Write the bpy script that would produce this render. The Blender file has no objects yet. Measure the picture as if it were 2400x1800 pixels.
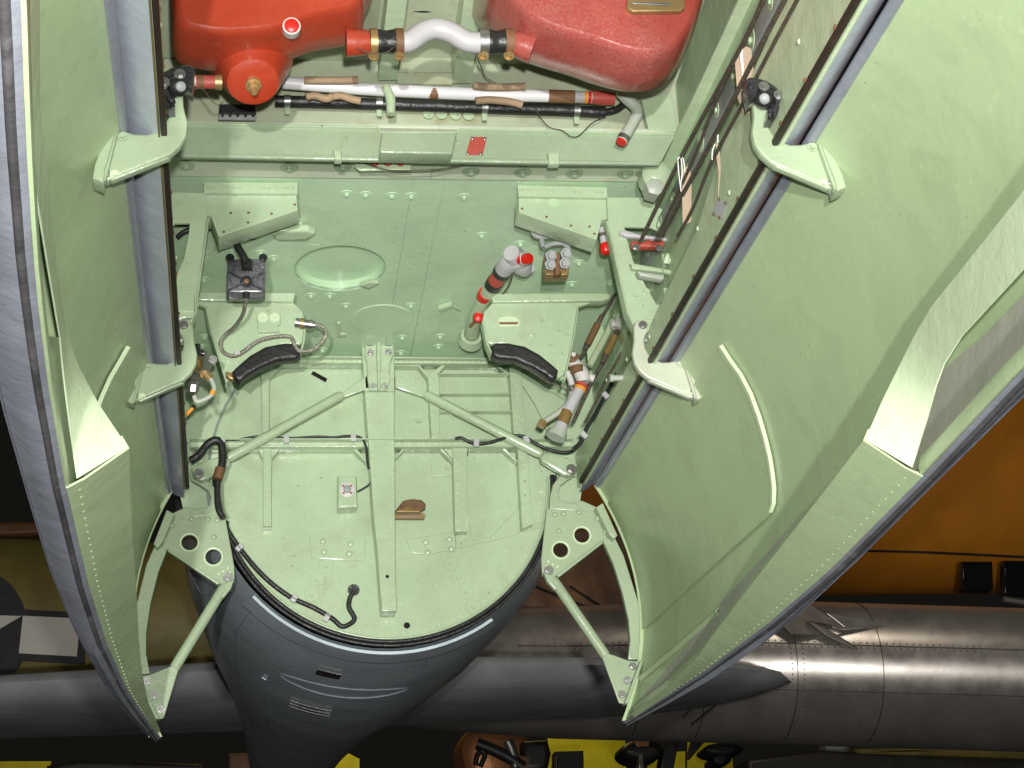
import bpy, bmesh, math, random
from mathutils import Vector, Matrix
random.seed(7)
sc = bpy.context.scene
COL = sc.collection
# ------------------------------------------------------------------ camera, light, exposure
F = 4269.0                                    # focal length in photograph pixels (2400 wide)
CAM = Vector((-0.5404, 0.0, 0.0))
RW = Matrix(((0.98772779, -0.00511927, 0.15610128),
             (-0.14373292, 0.36127464, 0.92131508),
             (-0.0611119, -0.9324454, 0.35610519)))   # camera (right, down, forward) -> world
cam = bpy.data.cameras.new('camera'); cam.sensor_width = 36.0; cam.lens = F / 2400 * 36
cam.clip_end = 200; cam.clip_start = 0.05
cob = bpy.data.objects.new('camera', cam); COL.objects.link(cob)
r, d, f = RW.col[0], RW.col[1], RW.col[2]
m = Matrix((r, -d, -f)).transposed().to_4x4(); m.translation = CAM
cob.matrix_world = m
sc.camera = cob
sc.view_settings.view_transform = 'Standard'; sc.view_settings.look = 'None'
sc.view_settings.gamma = 1; sc.view_settings.use_curve_mapping = False
sc.view_settings.exposure = 0.08
sc.cycles.use_denoising = True
sc.cycles.max_bounces = 6
w = bpy.data.worlds.new('World'); sc.world = w; w.use_nodes = True
w.node_tree.nodes['Background'].inputs[0].default_value = (1.0, 0.93, 0.78, 1)
w.node_tree.nodes['Background'].inputs[1].default_value = 0.006
def lamp(name, kind, loc, target, energy, color, size):
    l = bpy.data.lights.new(name, kind); l.energy = energy; l.color = color
    if kind == 'AREA': l.shape = 'DISK'; l.size = size
    else: l.shadow_soft_size = size
    o = bpy.data.objects.new(name, l); COL.objects.link(o)
    o.location = loc
    o.rotation_euler = (Vector(target) - Vector(loc)).to_track_quat('-Z', 'Y').to_euler()
    return o
# the photographer's flash, just above the lens
fl = lamp('camera_flash', 'SPOT', CAM + RW @ Vector((0.05, -0.16, -0.05)), CAM + RW @ Vector((0.0, -0.1, 4.2)), 760, (1.0, 0.99, 0.96), 0.03)
fl.data.spot_size = math.radians(75); fl.data.spot_blend = 0.6
# added key light well behind the photographer, evening out the flash along the bay
kl = lamp('added_key_light', 'SPOT', CAM + RW @ Vector((0.1, -0.5, -5.0)), CAM + RW @ Vector((0.1, 0.0, 4.8)), 2450, (1.0, 0.98, 0.94), 0.07)
kl.data.spot_size = math.radians(48); kl.data.spot_blend = 0.5
# added fill lamp low behind the photographer; hangar lamps far over the other aircraft
lamp('hangar_or_fill_lamp', 'AREA', (-0.2, -5.0, -1.3), (0, 5, 2.2), 110, (1.0, 0.97, 0.92), 1.6)
lamp('hangar_or_fill_lamp', 'AREA', (3.5, 9.0, 8.5), (4.0, 16, 3.2), 90, (1.0, 0.9, 0.75), 2.0)
lamp('hangar_or_fill_lamp', 'AREA', (2.0, 25.0, 9.5), (1, 29, 4.5), 320, (1.0, 0.85, 0.25), 4.0)

# ------------------------------------------------------------------ picking photograph pixels on real planes
K = 800 / 2212
CROPS = {1: (0, 0, K), 2: (800, 0, K), 3: (1600, 0, K), 4: (0, 600, K), 5: (800, 600, K), 6: (1600, 600, K),
         7: (0, 1200, K), 8: (800, 1200, K), 9: (1600, 1200, K), 'A': (1420, 440, .2652), 'B': (380, 440, .3014),
         'C': (1200, 480, .3496), 'D': (1480, 0, .3376), 's': (0, 0, 1), 'd': (0, 0, 1 / .9217)}
class Plane:
    def __init__(s, o, n, e1):
        s.o = Vector(o); s.n = Vector(n).normalized(); s.e1 = Vector(e1)
        s.e1 = (s.e1 - s.n * s.e1.dot(s.n)).normalized(); s.e2 = s.n.cross(s.e1)
    def pick(s, c, x, y):
        ox, oy, k = CROPS[c]
        d = RW @ Vector((ox + x * k - 1200, oy + y * k - 900, F))
        t = (s.o - CAM).dot(s.n) / d.dot(s.n)
        return CAM + d * t
    def uv(s, p): q = p - s.o; return (q.dot(s.e1), q.dot(s.e2))
    def pt(s, u, v, h=0): return s.o + s.e1 * u + s.e2 * v + s.n * h
def YP(Y): return Plane((0, Y, 0), (0, -1, 0), (1, 0, 0))     # facing the camera
def XP(X): return Plane((X, 0, 0), (-1 if X > 0 else 1, 0, 0), (0, 1, 0))
def ZP(Z): return Plane((0, 0, Z), (0, 0, -1), (1, 0, 0))
ROOF = Plane((0, 4.7, 2.49), (0, -0.0854, -1), (1, 0, 0))     # aft part of the bay roof, facing down

# ------------------------------------------------------------------ materials
MATS = {}
def mat(name, col, rough=.45, metal=0, var=.12, stain=0, stain_col=(.16, .1, .05), bump=.06, bscale=90, spec=.5, stretch=(1, 1, 1), dust=0, dust_col=(.75, .72, .7), coat=0, vscale=2.5, streak=0, chips=0):
    M = bpy.data.materials.new(name); M.use_nodes = True; nt = M.node_tree; N = nt.nodes; L = nt.links
    b = N['Principled BSDF']
    g = N.new('ShaderNodeNewGeometry')
    mp = N.new('ShaderNodeMapping'); mp.inputs['Scale'].default_value = stretch; L.new(g.outputs['Position'], mp.inputs['Vector'])
    def noise(s, det=4, dist=0.0):
        n = N.new('ShaderNodeTexNoise'); n.inputs['Scale'].default_value = s; n.inputs['Detail'].default_value = det
        n.inputs['Distortion'].default_value = dist; L.new(mp.outputs[0], n.inputs['Vector']); return n.outputs['Fac']
    def ramp(fac, a, c):
        q = N.new('ShaderNodeMapRange'); q.inputs['From Min'].default_value = a; q.inputs['From Max'].default_value = c
        q.clamp = True; L.new(fac, q.inputs['Value']); return q.outputs[0]
    def mix(fac, c1, c2, mode='MIX'):
        q = N.new('ShaderNodeMix'); q.data_type = 'RGBA'; q.blend_type = mode
        if hasattr(fac, 'links'): L.new(fac, q.inputs['Factor'])
        else: q.inputs['Factor'].default_value = fac
        for s, c in ((q.inputs[6], c1), (q.inputs[7], c2)):
            if hasattr(c, 'links'): L.new(c, s)
            else: s.default_value = (*c, 1)
        return q.outputs[2]
    def mul(a, k):
        q = N.new('ShaderNodeMath'); q.operation = 'MULTIPLY'; L.new(a, q.inputs[0]); q.inputs[1].default_value = k; return q.outputs[0]
    dk = tuple(c * (1 - var * 1.6) for c in col); lt = tuple(min(1, c * (1 + var)) for c in col)
    c = mix(ramp(noise(vscale, 6, .6), .3, .7), dk, lt)
    c = mix(mul(ramp(noise(38, 3), .45, .75), var * 1.5), c, tuple(x * .72 for x in col))
    if stain: c = mix(mul(ramp(noise(5.5, 8, 1.2), .56, .78), stain), c, stain_col)
    if streak:
        m2 = N.new('ShaderNodeMapping'); m2.inputs['Scale'].default_value = (2.2, 1.3, .45); L.new(g.outputs['Position'], m2.inputs['Vector'])
        n2 = N.new('ShaderNodeTexNoise'); n2.inputs['Scale'].default_value = 7; n2.inputs['Detail'].default_value = 5; n2.inputs['Distortion'].default_value = 1.0
        L.new(m2.outputs[0], n2.inputs['Vector'])
        c = mix(mul(ramp(n2.outputs['Fac'], .5, .75), streak), c, tuple(x * .5 for x in col))
    if chips:
        vo = N.new('ShaderNodeTexVoronoi'); vo.inputs['Scale'].default_value = 26; vo.inputs['Randomness'].default_value = 1; L.new(mp.outputs[0], vo.inputs['Vector'])
        near_ = N.new('ShaderNodeMapRange'); near_.inputs['From Min'].default_value = .05; near_.inputs['From Max'].default_value = .11; near_.inputs['To Min'].default_value = 1; near_.inputs['To Max'].default_value = 0
        L.new(vo.outputs['Distance'], near_.inputs['Value'])
        sel = ramp(noise(4.0, 3), .52, .56); m3 = N.new('ShaderNodeMath'); m3.operation = 'MULTIPLY'; L.new(near_.outputs[0], m3.inputs[0]); L.new(sel, m3.inputs[1])
        c = mix(mul(m3.outputs[0], chips), c, (.17, .12, .07))
        ms = N.new('ShaderNodeMapping'); ms.inputs['Scale'].default_value = (9, 2, 3); ms.inputs['Rotation'].default_value = (.5, .4, .9); L.new(g.outputs['Position'], ms.inputs['Vector'])
        ns = N.new('ShaderNodeTexNoise'); ns.inputs['Scale'].default_value = 14; ns.inputs['Detail'].default_value = 2; L.new(ms.outputs[0], ns.inputs['Vector'])
        c = mix(mul(ramp(ns.outputs['Fac'], .66, .70), chips * .35), c, tuple(min(1, x * 1.35) for x in col))
    if dust:
        fa, fb = ramp(noise(190, 6, .2), .3, .8), ramp(noise(2.4, 3, .3), .3, .6)
        mm = N.new('ShaderNodeMath'); mm.operation = 'MULTIPLY'; L.new(fa, mm.inputs[0]); L.new(fb, mm.inputs[1]); fine = mm.outputs[0]
        c = mix(mul(fine, dust), c, dust_col)
    L.new(c, b.inputs['Base Color'])
    rr = N.new('ShaderNodeMapRange'); rr.inputs['To Min'].default_value = max(.04, rough - .1); rr.inputs['To Max'].default_value = min(1, rough + .14)
    L.new(noise(9, 5), rr.inputs['Value']); L.new(rr.outputs[0], b.inputs['Roughness'])
    b.inputs['Metallic'].default_value = metal; b.inputs['Specular IOR Level'].default_value = spec
    if coat: b.inputs['Coat Weight'].default_value = coat; b.inputs['Coat Roughness'].default_value = .12
    if bump:
        bp = N.new('ShaderNodeBump'); bp.inputs['Strength'].default_value = 1; bp.inputs['Distance'].default_value = bump * .01
        L.new(noise(bscale, 3), bp.inputs['Height'])
        b2 = N.new('ShaderNodeBump'); b2.inputs['Strength'].default_value = 1; b2.inputs['Distance'].default_value = bump * .05
        L.new(noise(bscale * .12, 3), b2.inputs['Height']); L.new(b2.outputs[0], bp.inputs['Normal'])
        L.new(bp.outputs[0], b.inputs['Normal'])
    MATS[name] = M
    return M
mat('green', (.425, .54, .355), .25, stain=.5, stain_col=(.33, .32, .20), var=.09, bump=.13, bscale=70, chips=.7, coat=.25)
mat('green_roof', (.495, .665, .45), .24, stain=.3, stain_col=(.30, .36, .19), var=.07, bump=.07, bscale=60, chips=.6)
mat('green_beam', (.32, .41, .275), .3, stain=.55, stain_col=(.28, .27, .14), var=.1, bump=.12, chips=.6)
mat('green_pale', (.56, .62, .47), .45, stain=.6, stain_col=(.46, .40, .28), var=.1, bump=.06, chips=.5)
mat('scuffed_black', (.03, .03, .035), .3, var=.3, dust=.6, dust_col=(.5, .5, .55), coat=.4, bump=.1)
mat('trough_grey', (.44, .43, .37), .4, var=.1, stain=.3, stain_col=(.36, .38, .28))
mat('tube_white', (.66, .65, .66), .4, var=.06, stain=.2, stain_col=(.3, .2, .12), bump=.04)
mat('green_dusty', (.42, .47, .33), .5, stain=.8, stain_col=(.28, .25, .12), var=.14, bump=.05)
mat('green_door', (.46, .585, .34), .27, stain=.2, stain_col=(.36, .45, .23), var=.06, bump=.05, bscale=40, streak=.2, vscale=1.0, chips=.5)
mat('green_bright', (.60, .72, .48), .36, var=.06, bump=.07, stain=.15, stain_col=(.38, .42, .22), chips=.25)
mat('green_arm', (.36, .45, .295), .33, var=.06, bump=.1, stain=.2, stain_col=(.36, .36, .2), chips=.4)
mat('cream_arm', (.48, .52, .40), .4, var=.06, stain=.25, stain_col=(.4, .38, .22))
mat('green_wall', (.46, .61, .38), .4, stain=.3, stain_col=(.25, .23, .13), var=.1)
mat('grey_skin', (.50, .57, .62), .3, var=.12, stain=.35, stain_col=(.3, .33, .36), bump=.03, coat=.25, dust=.12, dust_col=(.3, .3, .32))
mat('grey_edge', (.26, .28, .33), .34, var=.12, stain=.25, stain_col=(.15, .15, .2), coat=.3, dust=.1, streak=.3)
mat('skin_blue', (.52, .56, .66), .3, var=.1, stain=.2, stain_col=(.25, .25, .32), coat=.4, streak=.25)
mat('plate_silver', (.62, .62, .66), .5, var=.05)
mat('sill_edge', (.2, .15, .05), .6, var=.3, stain=.4)
mat('grey_plate', (.30, .32, .31), .5, var=.1)
mat('tank_red', (.36, .036, .011), .42, var=.12, dust=.25, dust_col=(.45, .14, .1), bump=.22, bscale=30, coat=.25)
mat('tank_crimson', (.37, .055, .04), .28, var=.18, dust=.28, dust_col=(.66, .48, .45), coat=.3, bump=.24, bscale=30, stain=.5, stain_col=(.16, .02, .015))
mat('silver_paint', (.48, .47, .48), .4, var=.06, stain=.15, stain_col=(.3, .2, .12), bump=.04)
mat('steel', (.36, .36, .34), .35, metal=.85, var=.15, stain=.3, stain_col=(.25, .17, .08))
mat('bare_metal', (.42, .40, .37), .28, metal=.9, var=.15, stain=.3, bump=.03)
mat('brass', (.45, .3, .13), .4, metal=.6, var=.2, stain=.5, stain_col=(.12, .07, .03))
mat('rust', (.2, .095, .04), .6, var=.3, stain=.5)
mat('bronze', (.28, .18, .06), .4, metal=.4, var=.2)
mat('rubber', (.02, .02, .02), .4, var=.3, bump=.15, bscale=120)
mat('worn_edge', (.09, .085, .09), .5, var=.3, stain=.5, stain_col=(.3, .3, .33), bump=.1)
mat('seal', (.035, .022, .015), .55, var=.3, stain=.4, stain_col=(.1, .06, .03))
mat('black_paint', (.022, .022, .026), .22, var=.3, coat=.5, bump=.1, bscale=60, dust=.12, dust_col=(.2, .2, .2))
mat('black_void', (.006, .005, .004), .9, var=.1)
mat('red_cap', (.6, .014, .008), .35, var=.04, bump=0)
mat('red_label', (.42, .05, .03), .5, var=.1, dust=.15)
mat('red_paint', (.45, .07, .05), .5, var=.15, stain=.4)
mat('white', (.6, .58, .55), .5, var=.04)
mat('band_orange', (.8, .32, .03), .5, var=.05)
mat('card', (.44, .33, .235), .7, var=.1, bump=.03)
mat('string', (.85, .83, .8), .8, var=.03)
mat('wood', (.36, .25, .15), .7, var=.25, bump=.3, bscale=60)
mat('cable', (.11, .085, .065), .5, metal=.3, var=.2, bump=.2, bscale=300)
mat('conduit', (.36, .34, .28), .4, metal=.5, var=.2, bump=.4, bscale=260)
mat('pale_tube', (.42, .46, .38), .4, var=.12, stain=.3, stain_col=(.3, .28, .15))
mat('orange_paint', (.58, .21, .015), .42, var=.08, bump=.02)
mat('orange_dark', (.17, .075, .025), .5, var=.25, streak=.4)  # dull orange; on the plate behind the bulkhead it holds painted shade
mat('aluminium', (.52, .48, .44), .3, metal=.7, var=.12, stain=.35, stain_col=(.2, .18, .15), bump=.04, bscale=6, dust=.25, dust_col=(.25, .23, .2))
mat('aluminium_dull', (.30, .27, .23), .5, metal=.5, var=.2, stain=.5, stain_col=(.16, .13, .09), dust=.2, dust_col=(.2, .18, .15))
mat('wing_grey', (.34, .36, .37), .5, var=.14, stain=.3, stain_col=(.24, .25, .26))
mat('olive', (.20, .16, .04), .55, var=.2)
mat('dark_blue', (.012, .012, .018), .5, var=.1)
mat('insignia_white', (.6, .58, .52), .5, var=.06)
mat('glass_dark', (.01, .01, .012), .1, var=.1)
mat('yellow_wall', (.5, .45, .02), .7, var=.1)
mat('dark_metal', (.025, .023, .02), .45, var=.3)
mat('copper', (.55, .24, .1), .4, metal=.5, var=.15)

# ------------------------------------------------------------------ object helpers
def link(name, me, material, parent=None, label=None, kind=None):
    o = bpy.data.objects.new(name, me)
    if material and not me.materials: me.materials.append(MATS[material])
    COL.objects.link(o)
    if parent: o.parent = parent
    if label: o['label'] = label
    if kind: o['kind'] = kind
    return o
def tag(o, label, cat, group=None):
    o['label'] = label; o['category'] = cat
    if group: o['group'] = group
    return o
def thing(name, label, cat, group=None):
    o = bpy.data.objects.new(name, None); COL.objects.link(o); o.empty_display_size = .05
    return tag(o, label, cat, group)
def struct(name):
    o = bpy.data.objects.new(name, None); COL.objects.link(o); o.empty_display_size = .05
    o['kind'] = 'structure'; return o
def finish(me, smooth=35):
    me.validate(); me.update()
    me.polygons.foreach_set('use_smooth', [True] * len(me.polygons))
    me.set_sharp_from_angle(angle=math.radians(smooth))
    return me
def mirror(me):
    me.transform(Matrix.Diagonal((-1, 1, 1, 1))); me.flip_normals(); return me
def crom(pts, n=6, closed=False):
    P = [Vector(p) for p in pts]; out = []; N = len(P)
    if N < 3: return P
    rng = N if closed else N - 1
    for i in range(rng):
        if closed: a, b, c, d = P[(i - 1) % N], P[i], P[(i + 1) % N], P[(i + 2) % N]
        else: a, b, c, d = P[max(i - 1, 0)], P[i], P[i + 1], P[min(i + 2, N - 1)]
        for k in range(n):
            t = k / n
            out.append(.5 * ((2 * b) + (c - a) * t + (2 * a - 5 * b + 4 * c - d) * t * t + (3 * b - a - 3 * c + d) * t ** 3))
    if not closed: out.append(P[-1])
    return out
def flat(name, plane, polys, thick, material, parent=None, bevel=.002, mir=False, label=None, lift=0, smooth_out=False, sink=None, kind=None):
    """a plate: polys = list of 2-D outlines (first outer, rest holes) in plane coords; face at plane + lift, thickness going back"""
    cu = bpy.data.curves.new('c', 'CURVE'); cu.dimensions = '2D'; cu.fill_mode = 'BOTH'
    bevel = min(bevel, thick * .45)
    cu.extrude = max(thick / 2 - bevel, .0002); cu.bevel_depth = bevel; cu.bevel_resolution = 1 if bevel < .01 else 5; cu.offset = -bevel
    for pl in polys:
        if smooth_out is True: pl = [(p.x, p.y) for p in crom([(q[0], q[1], 0) for q in pl], 5, True)]
        sp = cu.splines.new('POLY'); sp.points.add(len(pl) - 1); sp.use_cyclic_u = True
        for q, p in zip(sp.points, pl): q.co = (p[0], p[1], 0, 1)
    ob = bpy.data.objects.new('c', cu); COL.objects.link(ob)
    dg = bpy.context.evaluated_depsgraph_get(); me = bpy.data.meshes.new_from_object(ob.evaluated_get(dg))
    bpy.data.objects.remove(ob); bpy.data.curves.remove(cu)
    me.materials.clear()
    M = Matrix((plane.e1, plane.e2, plane.n)).transposed().to_4x4(); M.translation = plane.o + plane.n * (lift - thick / 2)
    me.transform(M)
    if mir: mirror(me)
    finish(me)
    return link(name, me, material, parent, label, kind)
def plate(name, plane, c, pts, thick, material, parent=None, holes=(), **kw):
    f = lambda L: [plane.uv(plane.pick(c, *p)) for p in L]
    return flat(name, plane, [f(pts)] + [f(h) for h in holes], thick, material, parent, **kw)
def tube_mesh(pts, r, seg=10, rs=None, cap=True):
    bm = bmesh.new(); P = [Vector(p) for p in pts]; rings = []
    up = None
    for i, p in enumerate(P):
        t = (P[min(i + 1, len(P) - 1)] - P[max(i - 1, 0)]).normalized()
        if up is None:
            up = t.orthogonal().normalized()
        else:
            up = (up - t * up.dot(t)).normalized()
        b = t.cross(up); rad = rs[i] if rs else r
        rings.append([bm.verts.new(p + (up * math.cos(2 * math.pi * k / seg) + b * math.sin(2 * math.pi * k / seg)) * rad) for k in range(seg)])
    for a, b in zip(rings, rings[1:]):
        for k in range(seg): bm.faces.new((a[k], a[(k + 1) % seg], b[(k + 1) % seg], b[k]))
    if cap: bm.faces.new(rings[0][::-1]); bm.faces.new(rings[-1])
    bmesh.ops.recalc_face_normals(bm, faces=bm.faces)
    me = bpy.data.meshes.new('m'); bm.to_mesh(me); bm.free(); return me
def tube(name, pts, r, material, parent=None, n=6, seg=10, mir=False, label=None, rs=None, kind=None):
    P = crom(pts, n) if n else [Vector(p) for p in pts]
    if rs and n and len(pts) > 2:
        R = []
        for i in range(len(pts) - 1):
            for k in range(n): R.append(rs[i] + (rs[i + 1] - rs[i]) * k / n)
        R.append(rs[-1])
    else: R = rs
    me = tube_mesh(P, r, seg, R)
    if mir: mirror(me)
    return link(name, finish(me, 50), material, parent, label, kind)
def lathe(name, p0, p1, prof, material, parent=None, seg=20, mir=False, label=None):
    """prof: list of (t along p0->p1 in metres, radius)"""
    a = Vector(p0); ax = (Vector(p1) - a).normalized()
    pts = [a + ax * t for t, _ in prof]
    bm = bmesh.new(); up = ax.orthogonal().normalized(); b = ax.cross(up); rings = []
    for p, (_, r_) in zip(pts, prof):
        rings.append([bm.verts.new(p + (up * math.cos(2 * math.pi * k / seg) + b * math.sin(2 * math.pi * k / seg)) * max(r_, 1e-4)) for k in range(seg)])
    for q, s in zip(rings, rings[1:]):
        for k in range(seg): bm.faces.new((q[k], q[(k + 1) % seg], s[(k + 1) % seg], s[k]))
    bm.faces.new(rings[0][::-1]); bm.faces.new(rings[-1])
    bmesh.ops.recalc_face_normals(bm, faces=bm.faces)
    me = bpy.data.meshes.new('m'); bm.to_mesh(me); bm.free()
    if mir: mirror(me)
    return link(name, finish(me, 40), material, parent, label)
def poly(name, verts, faces, material, parent=None, mir=False, label=None, solid=0, kind=None, smooth=35):
    me = bpy.data.meshes.new('m'); me.from_pydata([tuple(v) for v in verts], [], faces); me.update()
    if solid:
        bm = bmesh.new(); bm.from_mesh(me); bmesh.ops.recalc_face_normals(bm, faces=bm.faces)
        bmesh.ops.solidify(bm, geom=bm.faces[:], thickness=solid); bm.to_mesh(me); bm.free()
    if mir: mirror(me)
    return link(name, finish(me, smooth), material, parent, label, kind)
def box(name, lo, hi, material, parent=None, bevel=.003, mir=False, rot=None, at=None):
    bm = bmesh.new(); bmesh.ops.create_cube(bm, size=1)
    lo, hi = Vector(lo), Vector(hi)
    for v in bm.verts: v.co = Vector((lo[i] + (v.co[i] + .5) * (hi[i] - lo[i]) for i in range(3)))
    if bevel: bmesh.ops.bevel(bm, geom=bm.edges[:], offset=bevel, segments=2, affect='EDGES', profile=.7)
    me = bpy.data.meshes.new('m'); bm.to_mesh(me); bm.free()
    if rot: me.transform(rot)
    if at is not None: me.transform(Matrix.Translation(at))
    if mir: mirror(me)
    return link(name, finish(me), material, parent)
# shared small hardware
def hw(kind):
    bm = bmesh.new()
    def cone(r1, r2, h, z, seg):
        bmesh.ops.create_cone(bm, cap_ends=True, segments=seg, radius1=r1, radius2=r2, depth=h, matrix=Matrix.Translation((0, 0, z + h / 2)))
    if kind == 'hex': cone(1, 1, .25, 0, 14); cone(.68, .66, .55, .25, 6)
    if kind == 'dome': cone(1, .8, .35, 0, 12); cone(.8, .3, .25, .35, 12)
    if kind == 'washer': cone(1, .96, .1, 0, 22); cone(.42, .42, .2, .1, 12); cone(.26, .24, .22, .3, 6)
    if kind == 'flatwasher': cone(1, .96, .07, 0, 24); cone(.34, .3, .22, .07, 6)
    me = bpy.data.meshes.new(kind); bm.to_mesh(me); bm.free(); return finish(me)
HW = {}
def bolt(p, n, r, material='green', parent=None, kind='hex', name='bolt', mir=False):
    key = (kind, material)
    if key not in HW: HW[key] = hw(kind); HW[key].name = kind + material; HW[key].materials.append(MATS[material])
    p = Vector(p); n = Vector(n)
    if mir: p.x *= -1; n.x *= -1
    o = bpy.data.objects.new(name, HW[key]); COL.objects.link(o); o.parent = parent
    q = n.to_track_quat('Z', 'Y')
    o.matrix_basis = Matrix.Translation(p) @ q.to_matrix().to_4x4() @ Matrix.Rotation(random.random(), 4, 'Z') @ Matrix.Scale(r, 4)
    return o
def bolts(plane, c, pts, r, material, parent, kind='hex', name='bolt', lift=0, mir=False):
    for p in pts: bolt(plane.pick(c, *p) + plane.n * lift, plane.n, r, material, parent, kind, name, mir)
def PK(plane, c, L): return [plane.pick(c, *p) for p in L]
def rivet_row(name, pts_n, r, material, parent):
    bm = bmesh.new()
    for p, n in pts_n:
        q = Vector(n).to_track_quat('Z', 'Y').to_matrix().to_4x4()
        bmesh.ops.create_cone(bm, cap_ends=True, segments=6, radius1=r, radius2=r * .5, depth=r * .7, matrix=Matrix.Translation(Vector(p)) @ q)
    me = bpy.data.meshes.new('m'); bm.to_mesh(me); bm.free()
    return link(name, finish(me), material, parent, None, 'stuff')
def lerp(tab, y):
    if y <= tab[0][0]: return tab[0][1:]
    for a, b in zip(tab, tab[1:]):
        if y <= b[0]:
            t = (y - a[0]) / (b[0] - a[0]); return tuple(p + (q - p) * t for p, q in zip(a[1:], b[1:]))
    return tab[-1][1:]

# ================================================================== the setting: bay structure
BY = 5.93                                     # front face of the aft bulkhead
B0 = YP(BY)
DC, DR = (0.008, 1.945), .565                 # bulkhead disc centre (x, z) and radius
# ---- aft bulkhead
bulk = struct('aft_bulkhead')
arc = [(DC[0] + DR * math.cos(a), DC[1] + DR * math.sin(a)) for a in [math.pi + math.pi * i / 48 for i in range(49)]]
def xz(L): return [(x, z) for x, z in L]
def yuv(plane, x, z): return plane.uv(Vector((x, plane.o.y, z)))
flat('bulkhead_web', B0, [[yuv(B0, *p) for p in arc + [(.785, 1.945), (.785, 2.42), (-.785, 2.42), (-.785, 1.945)]]], .03, 'green', bulk, bevel=.002)
def member(name, c, pts, lift, thick=None, material='green', bevel=.003, **kw):
    lift = lift * 1.75 if lift > .015 else lift
    return plate(name, YP(BY - lift), c, pts, thick or lift - .001, material, bulk, bevel=bevel, **kw)
member('top_flange', 5, [(-560, 652), (1240, 672), (1240, 700), (-560, 690)], .035)
member('top_flange_lip', 5, [(-560, 640), (1240, 662), (1240, 671), (-560, 651)], .05)
member('cross_beam', 5, [(-980, 1186), (1500, 1186), (1500, 1234), (-980, 1240)], .04)
member('cross_beam_lip', 5, [(-980, 1180), (1500, 1178), (1500, 1187), (-980, 1188)], .06)
# tapered centre post with its flanges
P = YP(BY - .095)
plate('centre_post', P, 5, [(150, 880), (343, 880), (346, 1300), (348, 1660), (352, 2100), (357, 2300), (262, 2300), (232, 1900), (205, 1650), (182, 1300)], .09, 'green', bulk, bevel=.003)
plate('centre_post_cap', P, 5, [(128, 545), (348, 545), (345, 879), (150, 879)], .07, 'green', bulk, bevel=.006)
fit = link('post_fitting', bpy.data.meshes.new('m'), 'green', bulk)
bpy.data.objects.remove(fit)
PF = YP(BY - .112)
fit = plate('post_fitting', PF, 5, [(155, 560), (175, 548), (320, 548), (340, 560), (340, 640), (318, 690), (312, 790), (300, 870), (180, 870), (168, 790), (165, 690), (150, 640)], .018, 'green', bulk, bevel=.006)
plate('fitting_web', YP(BY - .14), 5, [(228, 556), (258, 556), (252, 860), (236, 860)], .03, 'green', fit, bevel=.004)
bolts(PF, 5, [(188, 625), (306, 622), (205, 838), (280, 838)], .0125, 'steel', fit)
for cx_ in (205, 280): plate('lobe', YP(BY - .118), 5, [(cx_ + 36 * math.cos(k * math.pi / 8), 790 + 60 * math.sin(k * math.pi / 8)) for k in range(16)], .006, 'green', fit, bevel=.003)
for cx_ in (185, 305): plate('slot', YP(BY - .1128), 5, [(cx_ - 20, 568), (cx_ + 20, 568), (cx_ + 20, 582), (cx_ - 20, 582)], .0006, 'dark_metal', fit, bevel=0)
plate('post_foot', YP(BY - .10), 5, [(262, 2220), (356, 2220), (358, 2300), (262, 2300)], .02, 'green', bulk)
# secondary posts
for nm, pts in (('post', [(560, 770), (635, 770), (640, 1184), (585, 1184)]), ('post', [(1086, 702), (1165, 702), (1196, 1178), (1120, 1178)]),
                ('post', [(1140, 1240), (1205, 1240), (1242, 1740), (1172, 1765)]), ('post', [(722, 1240), (815, 1240), (820, 1785), (738, 1785)]),
                ('post', [(-520, 770), (-465, 770), (-468, 1184), (-512, 1184)]), ('post', [(-508, 1245), (-452, 1245), (-455, 1750), (-505, 1750)])):
    member(nm, 5, pts, .03)
# corner gussets that chamfer the openings
for pts in ([(347, 700), (500, 700), (566, 770), (566, 800), (500, 712), (347, 712)], [(570, 765), (660, 700), (1010, 700), (1090, 758), (1085, 770), (1000, 712), (670, 712), (600, 800)],
            [(347, 1300), (405, 1240), (650, 1240), (722, 1318), (722, 1340), (640, 1252), (412, 1252), (347, 1318)],
            [(815, 1300), (830, 1240), (1060, 1240), (1140, 1320), (1140, 1340), (1050, 1253), (840, 1253)],
            [(650, 1236), (830, 1236), (790, 1330), (740, 1330)], [(590, 1185), (640, 1130), (680, 1185)],
            [(-545, 700), (-380, 700), (-465, 790), (-520, 790)],
            [(-545, 1240), (-390, 1240), (-450, 1310), (-510, 1310)], [(-395, 1240), (90, 1240), (165, 1320), (170, 1345), (80, 1255), (-380, 1255)]):
    member('gusset', 5, pts, .024, bevel=.002)
for pts in ([(620, 755), (1084, 757), (1086, 764), (620, 762)], [(628, 884), (1094, 884), (1096, 892), (628, 892)], [(640, 999), (1102, 998), (1103, 1006), (640, 1007)]):
    member('stiffener', 5, pts, .02, bevel=.002)
member('patch_plate', 5, [(585, 1330), (716, 1330), (718, 1425), (588, 1425)], .006)
bolts(YP(BY - .006), 5, [(682, 1376)], .009, 'green', bulk)
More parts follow.
